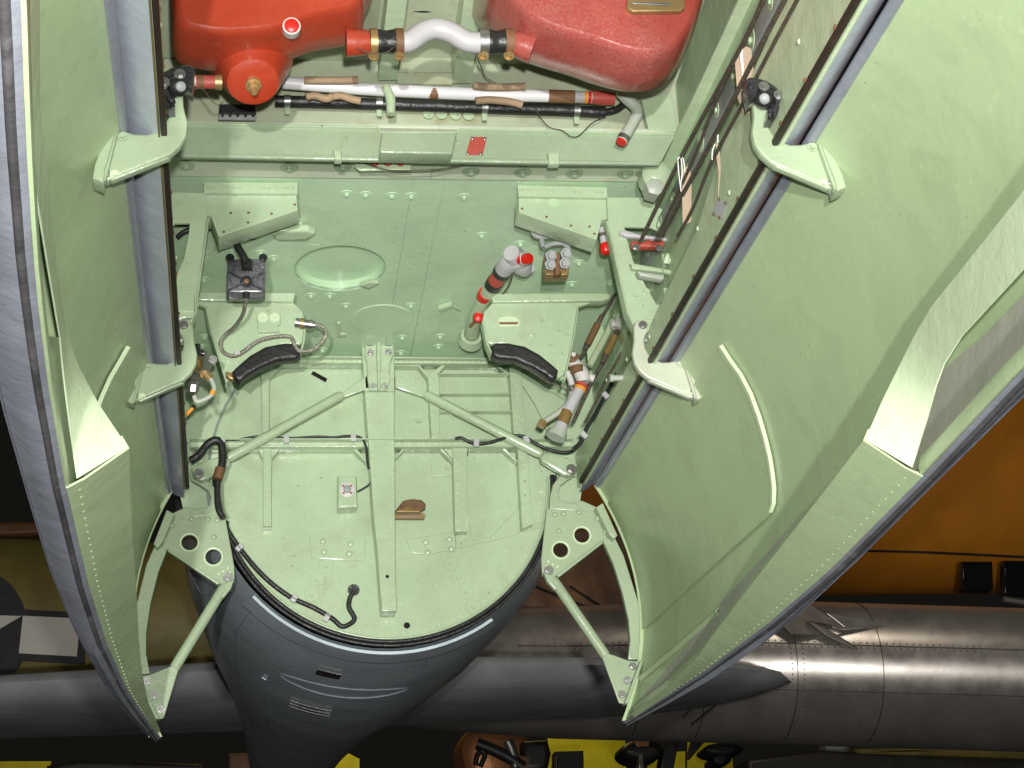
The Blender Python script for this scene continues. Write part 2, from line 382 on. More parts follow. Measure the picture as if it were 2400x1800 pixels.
# lower doublers
member('doubler', 8, [(-210, 160), (158, 172), (150, 318), (-190, 300)], .008)
member('doubler', 8, [(412, 172), (530, 160), (738, 130), (742, 240), (560, 275), (465, 268)], .008)
member('doubler', 8, [(742, 234), (742, 90), (838, 90), (840, 150), (960, 168), (1165, -40), (1180, 100), (1300, 60), (1295, 100), (1000, 180)], .007)
L8 = YP(BY - .009)
bolts(L8, 8, [(548, 195), (560, 262), (702, 175), (714, 238), (60, 207), (52, 270), (-120, 190), (-110, 258)], .011, 'green', bulk, kind='dome')
L9 = YP(BY - .0005)
bolts(L9, 8, [(710, 335), (760, 425), (810, 520), (855, 618), (-100, 350), (-155, 438), (-190, 535)], .026, 'green', bulk, kind='flatwasher', name='washer')
bolts(YP(BY - .095), 8, [(310, 575)], .026, 'green', bulk, kind='flatwasher', name='washer')
bolts(YP(BY - .053), 5, [(590, 785), (1148, 730), (1170, 1078), (1165, 1150), (797, 1352), (757, 1458), (500, 1060)], .011, 'green', bulk)
bolts(YP(BY - .095), 8, [(298, 418)], .006, 'black_void', bulk, kind='dome', name='plug')
bolts(L9, 8, [(425, 735)], .011, 'black_void', bulk, kind='dome', name='plug')
plate('slot', YP(BY - .004), 4, [(2030, 745), (2122, 795), (2110, 818), (2015, 765)], .0015, 'black_void', bulk, bevel=0)
def rrow(c, a, b, n, lift): return [(YP(BY - lift).pick(c, a[0] + (b[0] - a[0]) * k / (n - 1) + random.uniform(-2, 2), a[1] + (b[1] - a[1]) * k / (n - 1) + random.uniform(-1.5, 1.5)), (0, -1, 0)) for k in range(n)]
rv = rrow(5, (-540, 672), (1200, 688), 46, .0625) + rrow(5, (-900, 1212), (1450, 1210), 60, .071) + rrow(5, (168, 900), (222, 1640), 20, .096) + rrow(5, (330, 900), (336, 1640), 20, .096)
rv += rrow(5, (575, 800), (600, 1170), 9, .0535) + rrow(5, (1125, 720), (1160, 1160), 12, .0535) + rrow(5, (1172, 1260), (1205, 1720), 11, .0535) + rrow(5, (745, 1345), (760, 1770), 10, .0535) + rrow(5, (-490, 800), (-488, 1170), 10, .0535) + rrow(5, (-480, 1330), (-480, 1730), 10, .0535)
for k in range(64):
    a = math.pi * (1.04 + .92 * k / 63); rv.append(((DC[0] + (DR - .028) * math.cos(a), BY - .001, DC[1] + (DR - .028) * math.sin(a)), (0, -1, 0)))
rivet_row('rivet_lines', rv, .0042, 'green_bright', bulk)
# rubber rim seal (two beads) and the painted lip outside it
def ring(name, R, r, Y, material, parent, a0=180, a1=360, seg=12):
    return tube(name, [(DC[0] + R * math.cos(math.radians(a)), Y, DC[1] + R * math.sin(math.radians(a))) for a in [a0 + (a1 - a0) * i / 72 for i in range(73)]], r, material, parent, n=0, seg=seg)
ring('rim_seal', DR + .006, .0065, BY - .022, 'rubber', bulk)
ring('rim_seal', DR + .018, .0065, BY - .016, 'rubber', bulk)
ring('rim_lip', DR - .008, .004, BY - .004, 'green', bulk)

# ---- aft fuselage skin (tail), open-fronted behind the bulkhead, and tailplane
tail = thing('aircraft_tail', 'grey tapering rear fuselage with long tailplane behind the round green bulkhead', 'aircraft')
secs = [(5.90, .592, .597, 1.945), (6.1, .65, .652, 2.01), (6.6, .725, .735, 2.115), (7.6, .71, .73, 2.19), (8.8, .65, .67, 2.26), (10.2, .57, .59, 2.37), (11.8, .49, .51, 2.48), (13.5, .42, .44, 2.58), (16.0, .34, .37, 2.70)]
V = []; FC = []; NS = 56
for (y, hw_, hh, cz) in secs:
    for k in range(NS):
        a = 2 * math.pi * k / NS
        V.append((hw_ * math.cos(a), y, cz + hh * math.sin(a)))
for i in range(len(secs) - 1):
    for k in range(NS): FC.append((i * NS + k, i * NS + (k + 1) % NS, (i + 1) * NS + (k + 1) % NS, (i + 1) * NS + k))
skin = poly('rear_fuselage', V, FC, 'grey_skin', tail, smooth=60)
def tail_pt(y, a, lift=.0):
    for s, q in zip(secs, secs[1:]):
        if y <= q[0]:
            t = (y - s[0]) / (q[0] - s[0]); h, v, z = [s[i] + (q[i] - s[i]) * t for i in (1, 2, 3)]
            n = Vector((math.cos(a) / h, 0, math.sin(a) / v)).normalized()
            return Vector((h * math.cos(a), y, z + v * math.sin(a))) + n * lift, n
def patch(name, pts, material, lift, parent, solid=.004):
    """a thin sheet lying on the tail skin; pts = grid rows of (y, angle deg)"""
    Vv = []; Ff = []
    nr, nc = len(pts), len(pts[0])
    for row in pts:
        for (y, a) in row: Vv.append(tail_pt(y, math.radians(a), lift)[0])
    for i in range(nr - 1):
        for j in range(nc - 1): Ff.append((i * nc + j, i * nc + j + 1, (i + 1) * nc + j + 1, (i + 1) * nc + j))
    return poly(name, Vv, Ff, material, parent, solid=solid)
# stepped lip under the bulkhead with a pale inset
patch('belly_lip', [[(5.885 + .16 * t, 222 + 82 * j / 24) for j in range(25)] for t in (0, .5, 1)], 'grey_skin', .012, tail, solid=.01)
patch('pale_inset', [[(5.89 + .05 * t, 262 + 16 * j / 6) for j in range(7)] for t in (0, 1)], 'green', .016, tail, solid=.003)
def outline(name, y, a, ry, ra, r=.0018, material='grey_edge', n=40):
    L = []
    for k in range(n + 1):
        t = 2 * math.pi * k / n
        L.append(tail_pt(y + ry * math.sin(t), math.radians(a + ra * math.cos(t)), .001)[0])
    return tube(name, L, r, material, tail, n=0, seg=5)
outline('panel_outline', 6.9, 262, .13, 20)
outline('panel_outline', 6.45, 208, .25, 5)
for k in range(3):
    patch('louvre', [[(7.45 + .1 * k + .045 * t * math.sin(math.pi * j / 8), 247 + 14 * j / 8) for j in range(9)] for t in (0, 1)], 'dark_metal', .004, tail, solid=.004)
patch('socket_plate', [[(6.42 + .1 * t, 252 + 7 * j / 3) for j in range(4)] for t in (0, 1)], 'dark_metal', .004, tail, solid=.004)
for j in range(2):
    for i in range(3):
        p, n = tail_pt(6.44 + .03 * i, math.radians(253 + 5 * j), .004); bolt(p, n, .006, 'steel', tail, 'dome')
patch('belly_strap', [[(7.2 + 2.6 * t, 236.5 + 1.5 * j) for j in range(2)] for t in [i / 10 for i in range(11)]], 'grey_skin', .004, tail, solid=.004)
for a in (226, 283):
    tube('skin_seam', [tail_pt(6.1 + 4.8 * i / 30, math.radians(a), .001)[0] for i in range(31)], .0016, 'grey_edge', tail, n=0, seg=5)
# tailplane: symmetrical section, rounded tips
def wing(name, x0, x1, y0, chord_fn, z_fn, thick, material, parent, n=26):
    Vv = []; Ff = []; prof = [(0, 0), (.03, .5), (.12, .9), (.3, 1), (.6, .7), (1, .04), (.6, -.7), (.3, -1), (.12, -.9), (.03, -.5)]
    for i in range(n + 1):
        x = x0 + (x1 - x0) * i / n; c, le = chord_fn(x)
        for (u, v) in prof: Vv.append((x, y0 + le + c * u, z_fn(x) + v * thick * c))
    m_ = len(prof)
    for i in range(n):
        for k in range(m_): Ff.append((i * m_ + k, i * m_ + (k + 1) % m_, (i + 1) * m_ + (k + 1) % m_, (i + 1) * m_ + k))
    Ff.append(tuple(range(m_))); Ff.append(tuple(n * m_ + k for k in range(m_)))
    return poly(name, Vv, Ff, material, parent, smooth=50)
def tp_chord(x):
    u = min(1, abs(x) / 3.25); e = math.sqrt(max(0.0, 1 - max(0, (u - .62) / .38) ** 2.2))
    c = max(.06, (2.1 - .5 * u) * max(e, .05)); return c, .25 * u + (1.2 - c) * .35
tp = wing('tailplane', -3.6, 3.25, 11.2, tp_chord, lambda x: 2.40, .06, 'wing_grey', tail, n=48)
tube('tailplane_seam', [(2.62, 11.5 + .1 * i, 2.2 + .0 * i) for i in range(8)], .006, 'dark_metal', tail, n=0, seg=5)

# ---- bay roof (aft part), made of butted sheets
roof = struct('bay_roof')
RB = Plane(ROOF.o - ROOF.n * .012, ROOF.n, (1, 0, 0))
def ruv(x, y): return ROOF.uv(Vector((x, y, ROOF.o.z - (y - ROOF.o.y) * .0854)))
def roof_sheet(x0, x1, y0, y1, name='roof_sheet', m_='green_roof', lift=0):
    return flat(name, ROOF, [[ruv(x0, y0), ruv(x1, y0), ruv(x1, y1), ruv(x0, y1)]], .012, m_, roof, bevel=.0012, lift=lift)
hc = ROOF.uv(ROOF.pick('s', 797, 630)); HR = .145
hole = [(hc[0] + HR * math.cos(2 * math.pi * k / 56), hc[1] + HR * math.sin(2 * math.pi * k / 56)) for k in range(56)]
flat('roof_sheet', ROOF, [[ruv(-.74, 4.74), ruv(.012, 4.74), ruv(.012, 5.96), ruv(-.74, 5.96)], hole], .012, 'green_roof', roof, bevel=.0012)
Vv = [ROOF.pt(u, v, h) for h in (-.001, -.036) for u, v in hole]
poly('access_recess', Vv, [(k, (k + 1) % 56, 56 + (k + 1) % 56, 56 + k) for k in range(56)] + [tuple(range(56, 112))], 'green_roof', roof); roof_sheet(.0125, .105, 4.74, 5.96, lift=.0004); roof_sheet(.1055, .77, 4.74, 5.96)
roof_sheet(-.74, .06, 4.475, 4.737, m_='green_pale', lift=.012); roof_sheet(.0605, .77, 4.475, 4.737, m_='green_pale', lift=.012)
def disc(name, cpick, rad, thick, m_, lift):
    p = ROOF.pick(*cpick); u, v = ROOF.uv(p)
    return flat(name, ROOF, [[(u + rad * math.cos(2 * math.pi * k / 48), v + rad * math.sin(2 * math.pi * k / 48)) for k in range(48)]], thick, m_, roof, bevel=.004, lift=lift)
disc('access_cover', ('s', 895, 748), .105, .006, 'green_roof', .004)
plate('cover_latch', Plane(ROOF.o + ROOF.n * .03, ROOF.n, (1, 0, 0)), 5, [(120, 195), (190, 172), (240, 180), (180, 212)], .015, 'green', roof)
cl = [(2, 35, 1255), (2, 158, 1262), (2, 328, 1268), (2, 453, 1270), (2, 795, 1275), (2, 910, 1525), (5, 1540, 45), (5, 1495, 183), (5, 1740, 178), (5, 640, 522), (5, 630, 588), (5, 395, 528), (5, 450, 320),
      (4, 1320, 25), (4, 1775, 15), (4, 1320, 155), (4, 1325, 525), (4, 2015, 258), (4, 2137, 258), (4, 2090, 610), (4, 1310, 590), (2, 1160, 1580), (4, 1460, 600), (5, 30, 322), (5, 385, 628), (1, 1315, 1540), (1, 1945, 1440), (1, 1690, 1640), (1, 1500, 1640)]
for c, x, y in cl:
    bolt(ROOF.pick(c, x, y), ROOF.n, .020, 'green_roof', roof, 'washer', 'washer')
R2 = Plane(ROOF.o + ROOF.n * .012, ROOF.n, (1, 0, 0))
bolts(R2, 2, [(840, 1110), (1175, 1115), (1510, 1125), (1840, 1125), (1960, 1120), (10, 1080)], .026, 'green_beam', roof, 'washer', 'washer')
bolts(R2, 1, [(1205, 1072), (1875, 1085)], .026, 'green_beam', roof, 'washer', 'washer')
R3 = Plane(ROOF.o + ROOF.n * .035, ROOF.n, (1, 0, 0))
plate('vent_scoop', R3, 1, [(1755, 1525), (1800, 1500), (2000, 1500), (2042, 1520), (1990, 1560), (1795, 1562)], .03, 'green', roof, bevel=.01)
plate('cleat', Plane(ROOF.o + ROOF.n * .02, ROOF.n, (1, 0, 0)), 5, [(630, 348), (715, 318), (728, 332), (645, 365)], .018, 'green', roof)
plate('cleat', Plane(ROOF.o + ROOF.n * .012, ROOF.n, (1, 0, 0)), 5, [(715, 318), (775, 350), (770, 362), (712, 336)], .01, 'green', roof)
plate('angle_clip', Plane(ROOF.o + ROOF.n * .015, ROOF.n, (1, 0, 0)), 4, [(2185, 440), (2205, 440), (2205, 510), (2240, 512), (2240, 528), (2185, 528)], .012, 'green', roof)
for c, L in (('B', [(240, 492), (400, 492), (410, 450)]), ('B', [(600, 408), (760, 402), (850, 415)]), ('B', [(1150, 440), (1220, 445)])):
    tube('roof_seam', [ROOF.pick(c, *p) + ROOF.n * .001 for p in L], .002, 'green', roof, n=3, seg=5)

# ---- cross spar in front of the aft roof
spar = struct('cross_spar')
S0 = YP(4.45)
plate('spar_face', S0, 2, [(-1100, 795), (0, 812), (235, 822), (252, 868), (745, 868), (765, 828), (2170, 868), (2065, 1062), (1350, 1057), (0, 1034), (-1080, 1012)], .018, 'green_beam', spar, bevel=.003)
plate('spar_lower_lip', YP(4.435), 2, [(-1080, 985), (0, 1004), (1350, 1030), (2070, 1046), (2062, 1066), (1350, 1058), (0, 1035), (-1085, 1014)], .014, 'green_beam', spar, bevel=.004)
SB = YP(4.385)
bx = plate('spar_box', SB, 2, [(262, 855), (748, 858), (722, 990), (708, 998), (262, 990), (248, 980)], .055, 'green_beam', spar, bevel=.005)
plate('spar_upper_plate', YP(4.51), 2, [(-1150, 380), (2260, 420), (2180, 872), (765, 830), (-1150, 798)], .02, 'green_dusty', spar, bevel=.002)
plate('spar_ledge', YP(4.44), 2, [(-1100, 786), (235, 812), (250, 846), (750, 850), (762, 826), (2180, 858), (2178, 874), (765, 840), (745, 866), (250, 862), (230, 830), (-1100, 800)], .025, 'green', spar, bevel=.004)
plate('spar_corner_plate', YP(4.47), 2, [(1945, 640), (2140, 600), (2180, 860), (1990, 835)], .03, 'green', spar, bevel=.004)
S5 = YP(4.49)
bolts(S5, 2, [(565, 738), (650, 740), (740, 745), (825, 748)], .016, 'green', spar, kind='washer')
for c, L in ((2, [(1338, 985), (1420, 985), (1415, 1062), (1345, 1062)]), (1, [(2160, 970), (2215, 970), (2215, 1035), (2170, 1035)])):
    plate('spar_clip', YP(4.425), c, L, .03, 'green', spar, bevel=.006)
plate('red_placard', YP(4.4475), 2, [(840, 885), (943, 888), (916, 1006), (805, 1004)], .0015, 'red_label', spar, bevel=.0004, label='small red placard riveted to the spar')
bolts(YP(4.4475), 2, [(850, 897), (930, 900), (818, 995), (902, 997)], .005, 'steel', spar, kind='dome', name='rivet')
# sockets with small red plugs below the spar
plate('plug_panel', YP(4.60), 2, [(90, 1040), (455, 1040), (450, 1100), (120, 1105), (85, 1080)], .01, 'green', spar, bevel=.004)
bolts(YP(4.60), 2, [(217, 1052), (300, 1053), (382, 1054)], .013, 'red_paint', spar, kind='dome', name='plug')
# forward roof above the tanks with two inclined beams
froof = struct('forward_roof')
poly('roof_board', [(-.72, 4.52, 2.75), (.8, 4.52, 2.75), (.8, 3.2, 2.95), (-.72, 3.2, 2.95)], [(0, 1, 2, 3)], 'green_dusty', froof, solid=.02)
def bar(name, a0, a1, b0, b1, h, material, parent):
    """inclined beam: lower face corners a0-a1 (near) and b0-b1 (far), height h up"""
    up = Vector((0, 0, h)); v = [a0, a1, b1, b0]; v = v + [q + up for q in v]
    return poly(name, v, [(0, 1, 2, 3), (7, 6, 5, 4), (0, 4, 5, 1), (1, 5, 6, 2), (2, 6, 7, 3), (3, 7, 4, 0)], material, parent)
near, far = YP(4.15), YP(4.46)
for L in ([(300, 0), (425, 0), (358, 520), (240, 520)], [(795, 0), (925, 0), (838, 540), (722, 540)]):
    a0, a1 = near.pick(2, *L[0]), near.pick(2, *L[1]); b1, b0 = far.pick(2, *L[2]), far.pick(2, *L[3])
    e = (a0 - b0); a0 = a0 + e * .6; a1 = a1 + (near.pick(2, *L[1]) - b1) * .6
    bb = bar('roof_beam', a0, a1, b0, b1, .12, 'green', froof)
plate('tie_plate', YP(4.462), 2, [(362, 470), (722, 472), (722, 545), (360, 540)], .02, 'green_dusty', froof)
plate('stained_panel', YP(4.49), 2, [(425, 55), (690, 60), (722, 468), (365, 468)], .01, 'green_dusty', froof)
bolts(YP(4.49), 2, [(625, 320), (450, 455), (640, 448)], .012, 'green_dusty', froof, 'flatwasher', 'washer')
Q = YP(4.30)
tube('dark_hose', PK(Q, 2, [(400, 30), (560, 40), (700, 20)]), .022, 'rubber', froof)

# ---- bay side walls
for s in (1, -1):
    mir = s < 0
    wl = struct('bay_wall_right' if s > 0 else 'bay_wall_left')
    # recessed upper wall
    poly('upper_wall', [(.765, 2.2, 1.96), (.765, 5.96, 1.96), (.765, 5.96, 2.3), (.765, 2.2, 2.3), (.775, 5.96, 2.5), (.775, 2.2, 2.95)], [(0, 1, 2, 3), (3, 2, 4, 5)], 'green_wall', wl, mir=mir, solid=.012)
    # inner sill band
    band = [(1.4, 1.90), (5.915, 1.90), (5.915, 2.02), (4.75, 1.99), (4.13, 2.02), (3.77, 2.115), (3.37, 2.146), (1.4, 2.15)]
    X6 = XP(.668)
    flat('sill_band', X6, [[X6.uv(Vector((.668, y, z))) for y, z in band]], .012, 'green_bright', wl, bevel=.002, mir=mir)
    # fuselage skin outside, running forward of the bulkhead
    prof = [(.668, 1.898), (.70, 1.912), (.735, 1.940), (.765, 1.98), (.795, 2.05), (.82, 2.16), (.835, 2.4), (.82, 2.7)]
    Vv = []; Ff = []
    for y in (1.4, 3.5, 5.0, 5.93):
        k = 1 - .0 * y
        for (x, z) in prof: Vv.append((x + .006, y, z - .012))
    n_ = len(prof)
    for i in range(3):
        for j in range(n_ - 1): Ff.append((i * n_ + j, i * n_ + j + 1, (i + 1) * n_ + j + 1, (i + 1) * n_ + j))
    poly('outer_skin', Vv, Ff, 'skin_blue', wl, mir=mir, smooth=60)
    flat('corner_filler', YP(5.945), [[yuv(YP(5.945), *q) for q in ((.53, 1.70), (.60, 1.72), (.68, 1.86), (.70, 1.95), (.53, 1.95))]], .01, 'green', wl, bevel=.001, mir=mir)
    # rubber sill seal and painted sill strip
    box('sill_seal', (.655, 1.4, 1.883), (.6685, 5.82, 1.899), 'seal', wl, bevel=.006, mir=mir)
    box('sill_strip', (.6695, 1.4, 1.880), (.678 if s > 0 else .6735, 5.82, 1.890), 'green_bright' if s > 0 else 'sill_edge', wl, bevel=.002, mir=mir)
    # longeron angle at the top of the recess, and channel
    box('longeron', (.725, 2.2, 2.462), (.764, 5.0, 2.474), 'green_bright', wl, bevel=.003, mir=mir)
    box('channel', (.735, 2.2, 2.30), (.764, 5.0, 2.36), 'grey_plate', wl, bevel=.004, mir=mir)
    box('stringer', (.74, 4.78, 2.12), (.764, 5.9, 2.15), 'green', wl, bevel=.004, mir=mir)
    box('stringer', (.745, 4.78, 2.22), (.764, 5.9, 2.26), 'green', wl, bevel=.004, mir=mir)
    for k in range(14):
        bolt((.735, 3.2 + .17 * k, 2.33), (-s, 0, 0) if not mir else (-1, 0, 0), .022 if k % 3 else .03, 'green', wl, 'flatwasher', 'washer', mir)
    for k in range(22):
        bolt((.765, 3.2 + .125 * k, 2.41 - .0005 * k), (-1, 0, 0), .010, 'green', wl, 'dome', 'bolt', mir)
    for k in range(11):
        bolt((.767, 4.9 + .095 * k, 2.05 + .05 * (k % 2)), (-1, 0, 0), .014, 'green', wl, 'hex', 'bolt', mir)
    for k in range(16):
        bolt((.656, 2.5 + .21 * k + .05 * math.sin(k * 7), 1.9005), (-1, 0, .1), .006, 'rust', wl, 'dome', 'screw', mir)
    for k in range(9):
        bolt((.664, 2.9 + .3 * k, 1.96 + .05 * (k % 3)), (-1, 0, 0), .007, 'green_bright', wl, 'dome', 'screw', mir)
# silver maker's plate on the right sill band
PB = XP(.6655)
wr = bpy.data.objects['bay_wall_right']
plate('maker_plate', PB, 'A', [(990, 85), (1072, 150), (1025, 275), (935, 225)], .001, 'plate_silver', wr, bevel=.0003, label='small blank silver plate riveted to the sill')
bolts(PB, 'A', [(1005, 102), (1058, 135), (955, 232), (1008, 262)], .005, 'rust', wr, kind='dome', name='rivet')

# ---- transverse side frames with lightening openings (mid hinge station)
for s in (1, -1):
    mir = s < 0
    fr = struct('side_frame_right' if s > 0 else 'side_frame_left')
    FP = YP(4.76)
    plate('frame_plate', FP, 'A', [(10, 85), (430, 85), (436, 160), (530, 200), (660, 260), (705, 330), (662, 830), (610, 1090), (520, 1270), (300, 1290), (190, 1100), (140, 850), (20, 300)], .012, 'green', fr,
          holes=[[(165, 345), (400, 352), (590, 432), (600, 560), (575, 800), (556, 1020), (450, 1032), (360, 880), (240, 640), (182, 430)]], bevel=.002, mir=mir)
    plate('frame_flange', YP(4.75), 'A', [(5, 290), (22, 290), (150, 850), (200, 1095), (305, 1290), (285, 1296), (186, 1105), (130, 850)], .05, 'green', fr, bevel=.003, mir=mir)
    plate('frame_strip', YP(4.755), 'A', [(610, 425), (690, 420), (664, 830), (582, 770)], .004, 'green', fr, bevel=.001, mir=mir)
    bl = plate('hinge_lug', YP(4.735), 'A', [(345, 1185), (465, 1300), (405, 1350), (330, 1365), (295, 1330), (310, 1230)], .02, 'green_bright', fr, bevel=.004, mir=mir)
    plate('hinge_block', YP(4.75), 'A', [(325, 1190), (560, 1240), (600, 1210), (560, 1300), (420, 1400), (300, 1300)], .03, 'green', fr, bevel=.004, mir=mir)
    bolts(YP(4.735), 'A', [(350, 1322)], .017, 'steel', fr, mir=mir)
    bolts(YP(4.76), 'A', [(258, 955), (352, 920), (368, 1152)], .012, 'green', fr, mir=mir)
    bolts(YP(4.76), 'A', [(385, 1090), (330, 980), (215, 685)], .014, 'green', fr, 'flatwasher', 'washer', mir=mir)
fr = bpy.data.objects['side_frame_right']
plate('pulley_rail', YP(4.74), 'A', [(130, 375), (170, 368), (300, 405), (600, 445), (600, 470), (190, 430), (120, 405)], .02, 'silver_paint', fr, bevel=.006)
pr = plate('cable_guide', YP(4.72), 'A', [(225, 465), (290, 460), (300, 475), (355, 465), (365, 445), (390, 445), (400, 465), (500, 455), (522, 470), (520, 520), (470, 530), (225, 518)], .03, 'red_paint', fr, bevel=.008)
bolts(YP(4.72), 'A', [(265, 528), (475, 535)], .011, 'steel', fr)
plate('cable_rail', YP(4.73), 'A', [(215, 665), (245, 665), (600, 730), (600, 760), (235, 712)], .02, 'green', fr, bevel=.004)
plate('cable_guide', YP(4.70), 'A', [(275, 730), (520, 765), (520, 800), (500, 815), (300, 775)], .03, 'pale_tube', fr, bevel=.006)
plate('guide_plate', YP(4.73), 'A', [(530, 570), (590, 580), (620, 680), (510, 660)], .012, 'green_bright', fr, bevel=.004)
bolts(YP(4.73), 'A', [(578, 585), (575, 645)], .007, 'black_void', fr, kind='dome', name='plug')
plate('back_plate', YP(4.95), 'A', [(430, 770), (590, 770), (590, 1040), (430, 1040)], .01, 'grey_plate', fr)

# ================================================================== bomb bay doors
LIP = [(1.4, .728, 1.075), (1.68, .748, 1.08), (1.97, .772, 1.08), (2.3, .795, 1.08), (2.5, .806, 1.082), (2.8, .82, 1.086), (3.25, .83, 1.07), (3.9, .832, 1.048), (4.4, .826, 1.045), (5.0, .806, 1.053), (5.4, .776, 1.06), (5.84, .742, 1.068)]
OUT = [(1.4, .762, 1.08), (1.95, .805, 1.085), (2.6, .868, 1.095), (3.0, .883, 1.098), (3.5, .885, 1.081), (3.9, .882, 1.062), (4.3, .866, 1.04), (4.6, .848, 1.03), (5.0, .825, 1.032), (5.4, .796, 1.046), (5.84, .754, 1.06)]
TOP = [(1.4, .752, 1.90), (4.6, .742, 1.897), (5.84, .722, 1.88)]
MID = [(1.4, .905, 1.46), (2.4, .93, 1.46), (3.6, .93, 1.46), (4.6, .90, 1.45), (5.84, .84, 1.42)]
RIN = [(3.281, .721, 1.145), (3.55, .732, 1.136), (3.86, .741, 1.124), (4.2, .749, 1.109), (4.6, .761, 1.09), (4.9, .765, 1.068), (5.3, .763, 1.065), (5.7, .745, 1.07)]
YS = [1.4 + 4.44 * i / 50 for i in range(51)]
def sect(y, off=0.0, n=18):
    """inner surface of the door at station y, from the hinge edge down to the keel edge (right-hand door)"""
    t, m_, b = lerp(TOP, y), lerp(MID, y), lerp(OUT, y)
    z0, z1, z2 = t[1], m_[1], b[1] + .012; x0, x1, x2 = t[0], m_[0], b[0] - .004
    P_ = []
    for i in range(n + 1):
        z = z0 + (z2 - z0) * i / n
        x = x0 * (z - z1) * (z - z2) / ((z0 - z1) * (z0 - z2)) + x1 * (z - z0) * (z - z2) / ((z1 - z0) * (z1 - z2)) + x2 * (z - z0) * (z - z1) / ((z2 - z0) * (z2 - z1))
        P_.append(Vector((x, y, z)))
    if off:
        Q_ = []
        for i, p in enumerate(P_):
            tg = (P_[min(i + 1, n)] - P_[max(i - 1, 0)]); nn = Vector((-tg.z, 0, tg.x)).normalized()
            if nn.x < 0 and i > 0: nn = nn if nn.dot(Vector((1, 0, 0))) > 0 else -nn
            Q_.append(p + nn * off)
        P_ = Q_
    return P_
def grid(rows):
    Vv = [p for r_ in rows for p in r_]; c = len(rows[0]); Ff = []
    for i in range(len(rows) - 1):
        for j in range(c - 1): Ff.append((i * c + j, i * c + j + 1, (i + 1) * c + j + 1, (i + 1) * c + j))
    return Vv, Ff
def door_pt(y, z, off=0.0):
    S_ = sect(y)
    for a, b in zip(S_, S_[1:]):
        if b.z <= z <= a.z:
            t = (a.z - z) / (a.z - b.z); p = a.lerp(b, t); tg = (b - a); n = Vector((tg.z, 0, -tg.x)).normalized()
            if n.x > 0: n = -n
            return p + n * off, n
    return S_[-1], Vector((-1, 0, 0))
def door_hit(c, x, y):
    ox, oy, k = CROPS[c]; d_ = RW @ Vector((ox + x * k - 1200, oy + y * k - 900, F))
    lo, hi = 2.5 / d_.y, 5.8 / d_.y; prev = None
    for i in range(301):
        t_ = lo + (hi - lo) * i / 300; p = CAM + d_ * t_
        if 1.12 < p.z < 1.89:
            g = p.x - door_pt(p.y, p.z)[0].x
            if prev is not None and prev < 0 <= g: return (p.y, p.z)
            prev = g
    return (4.6, 1.5)
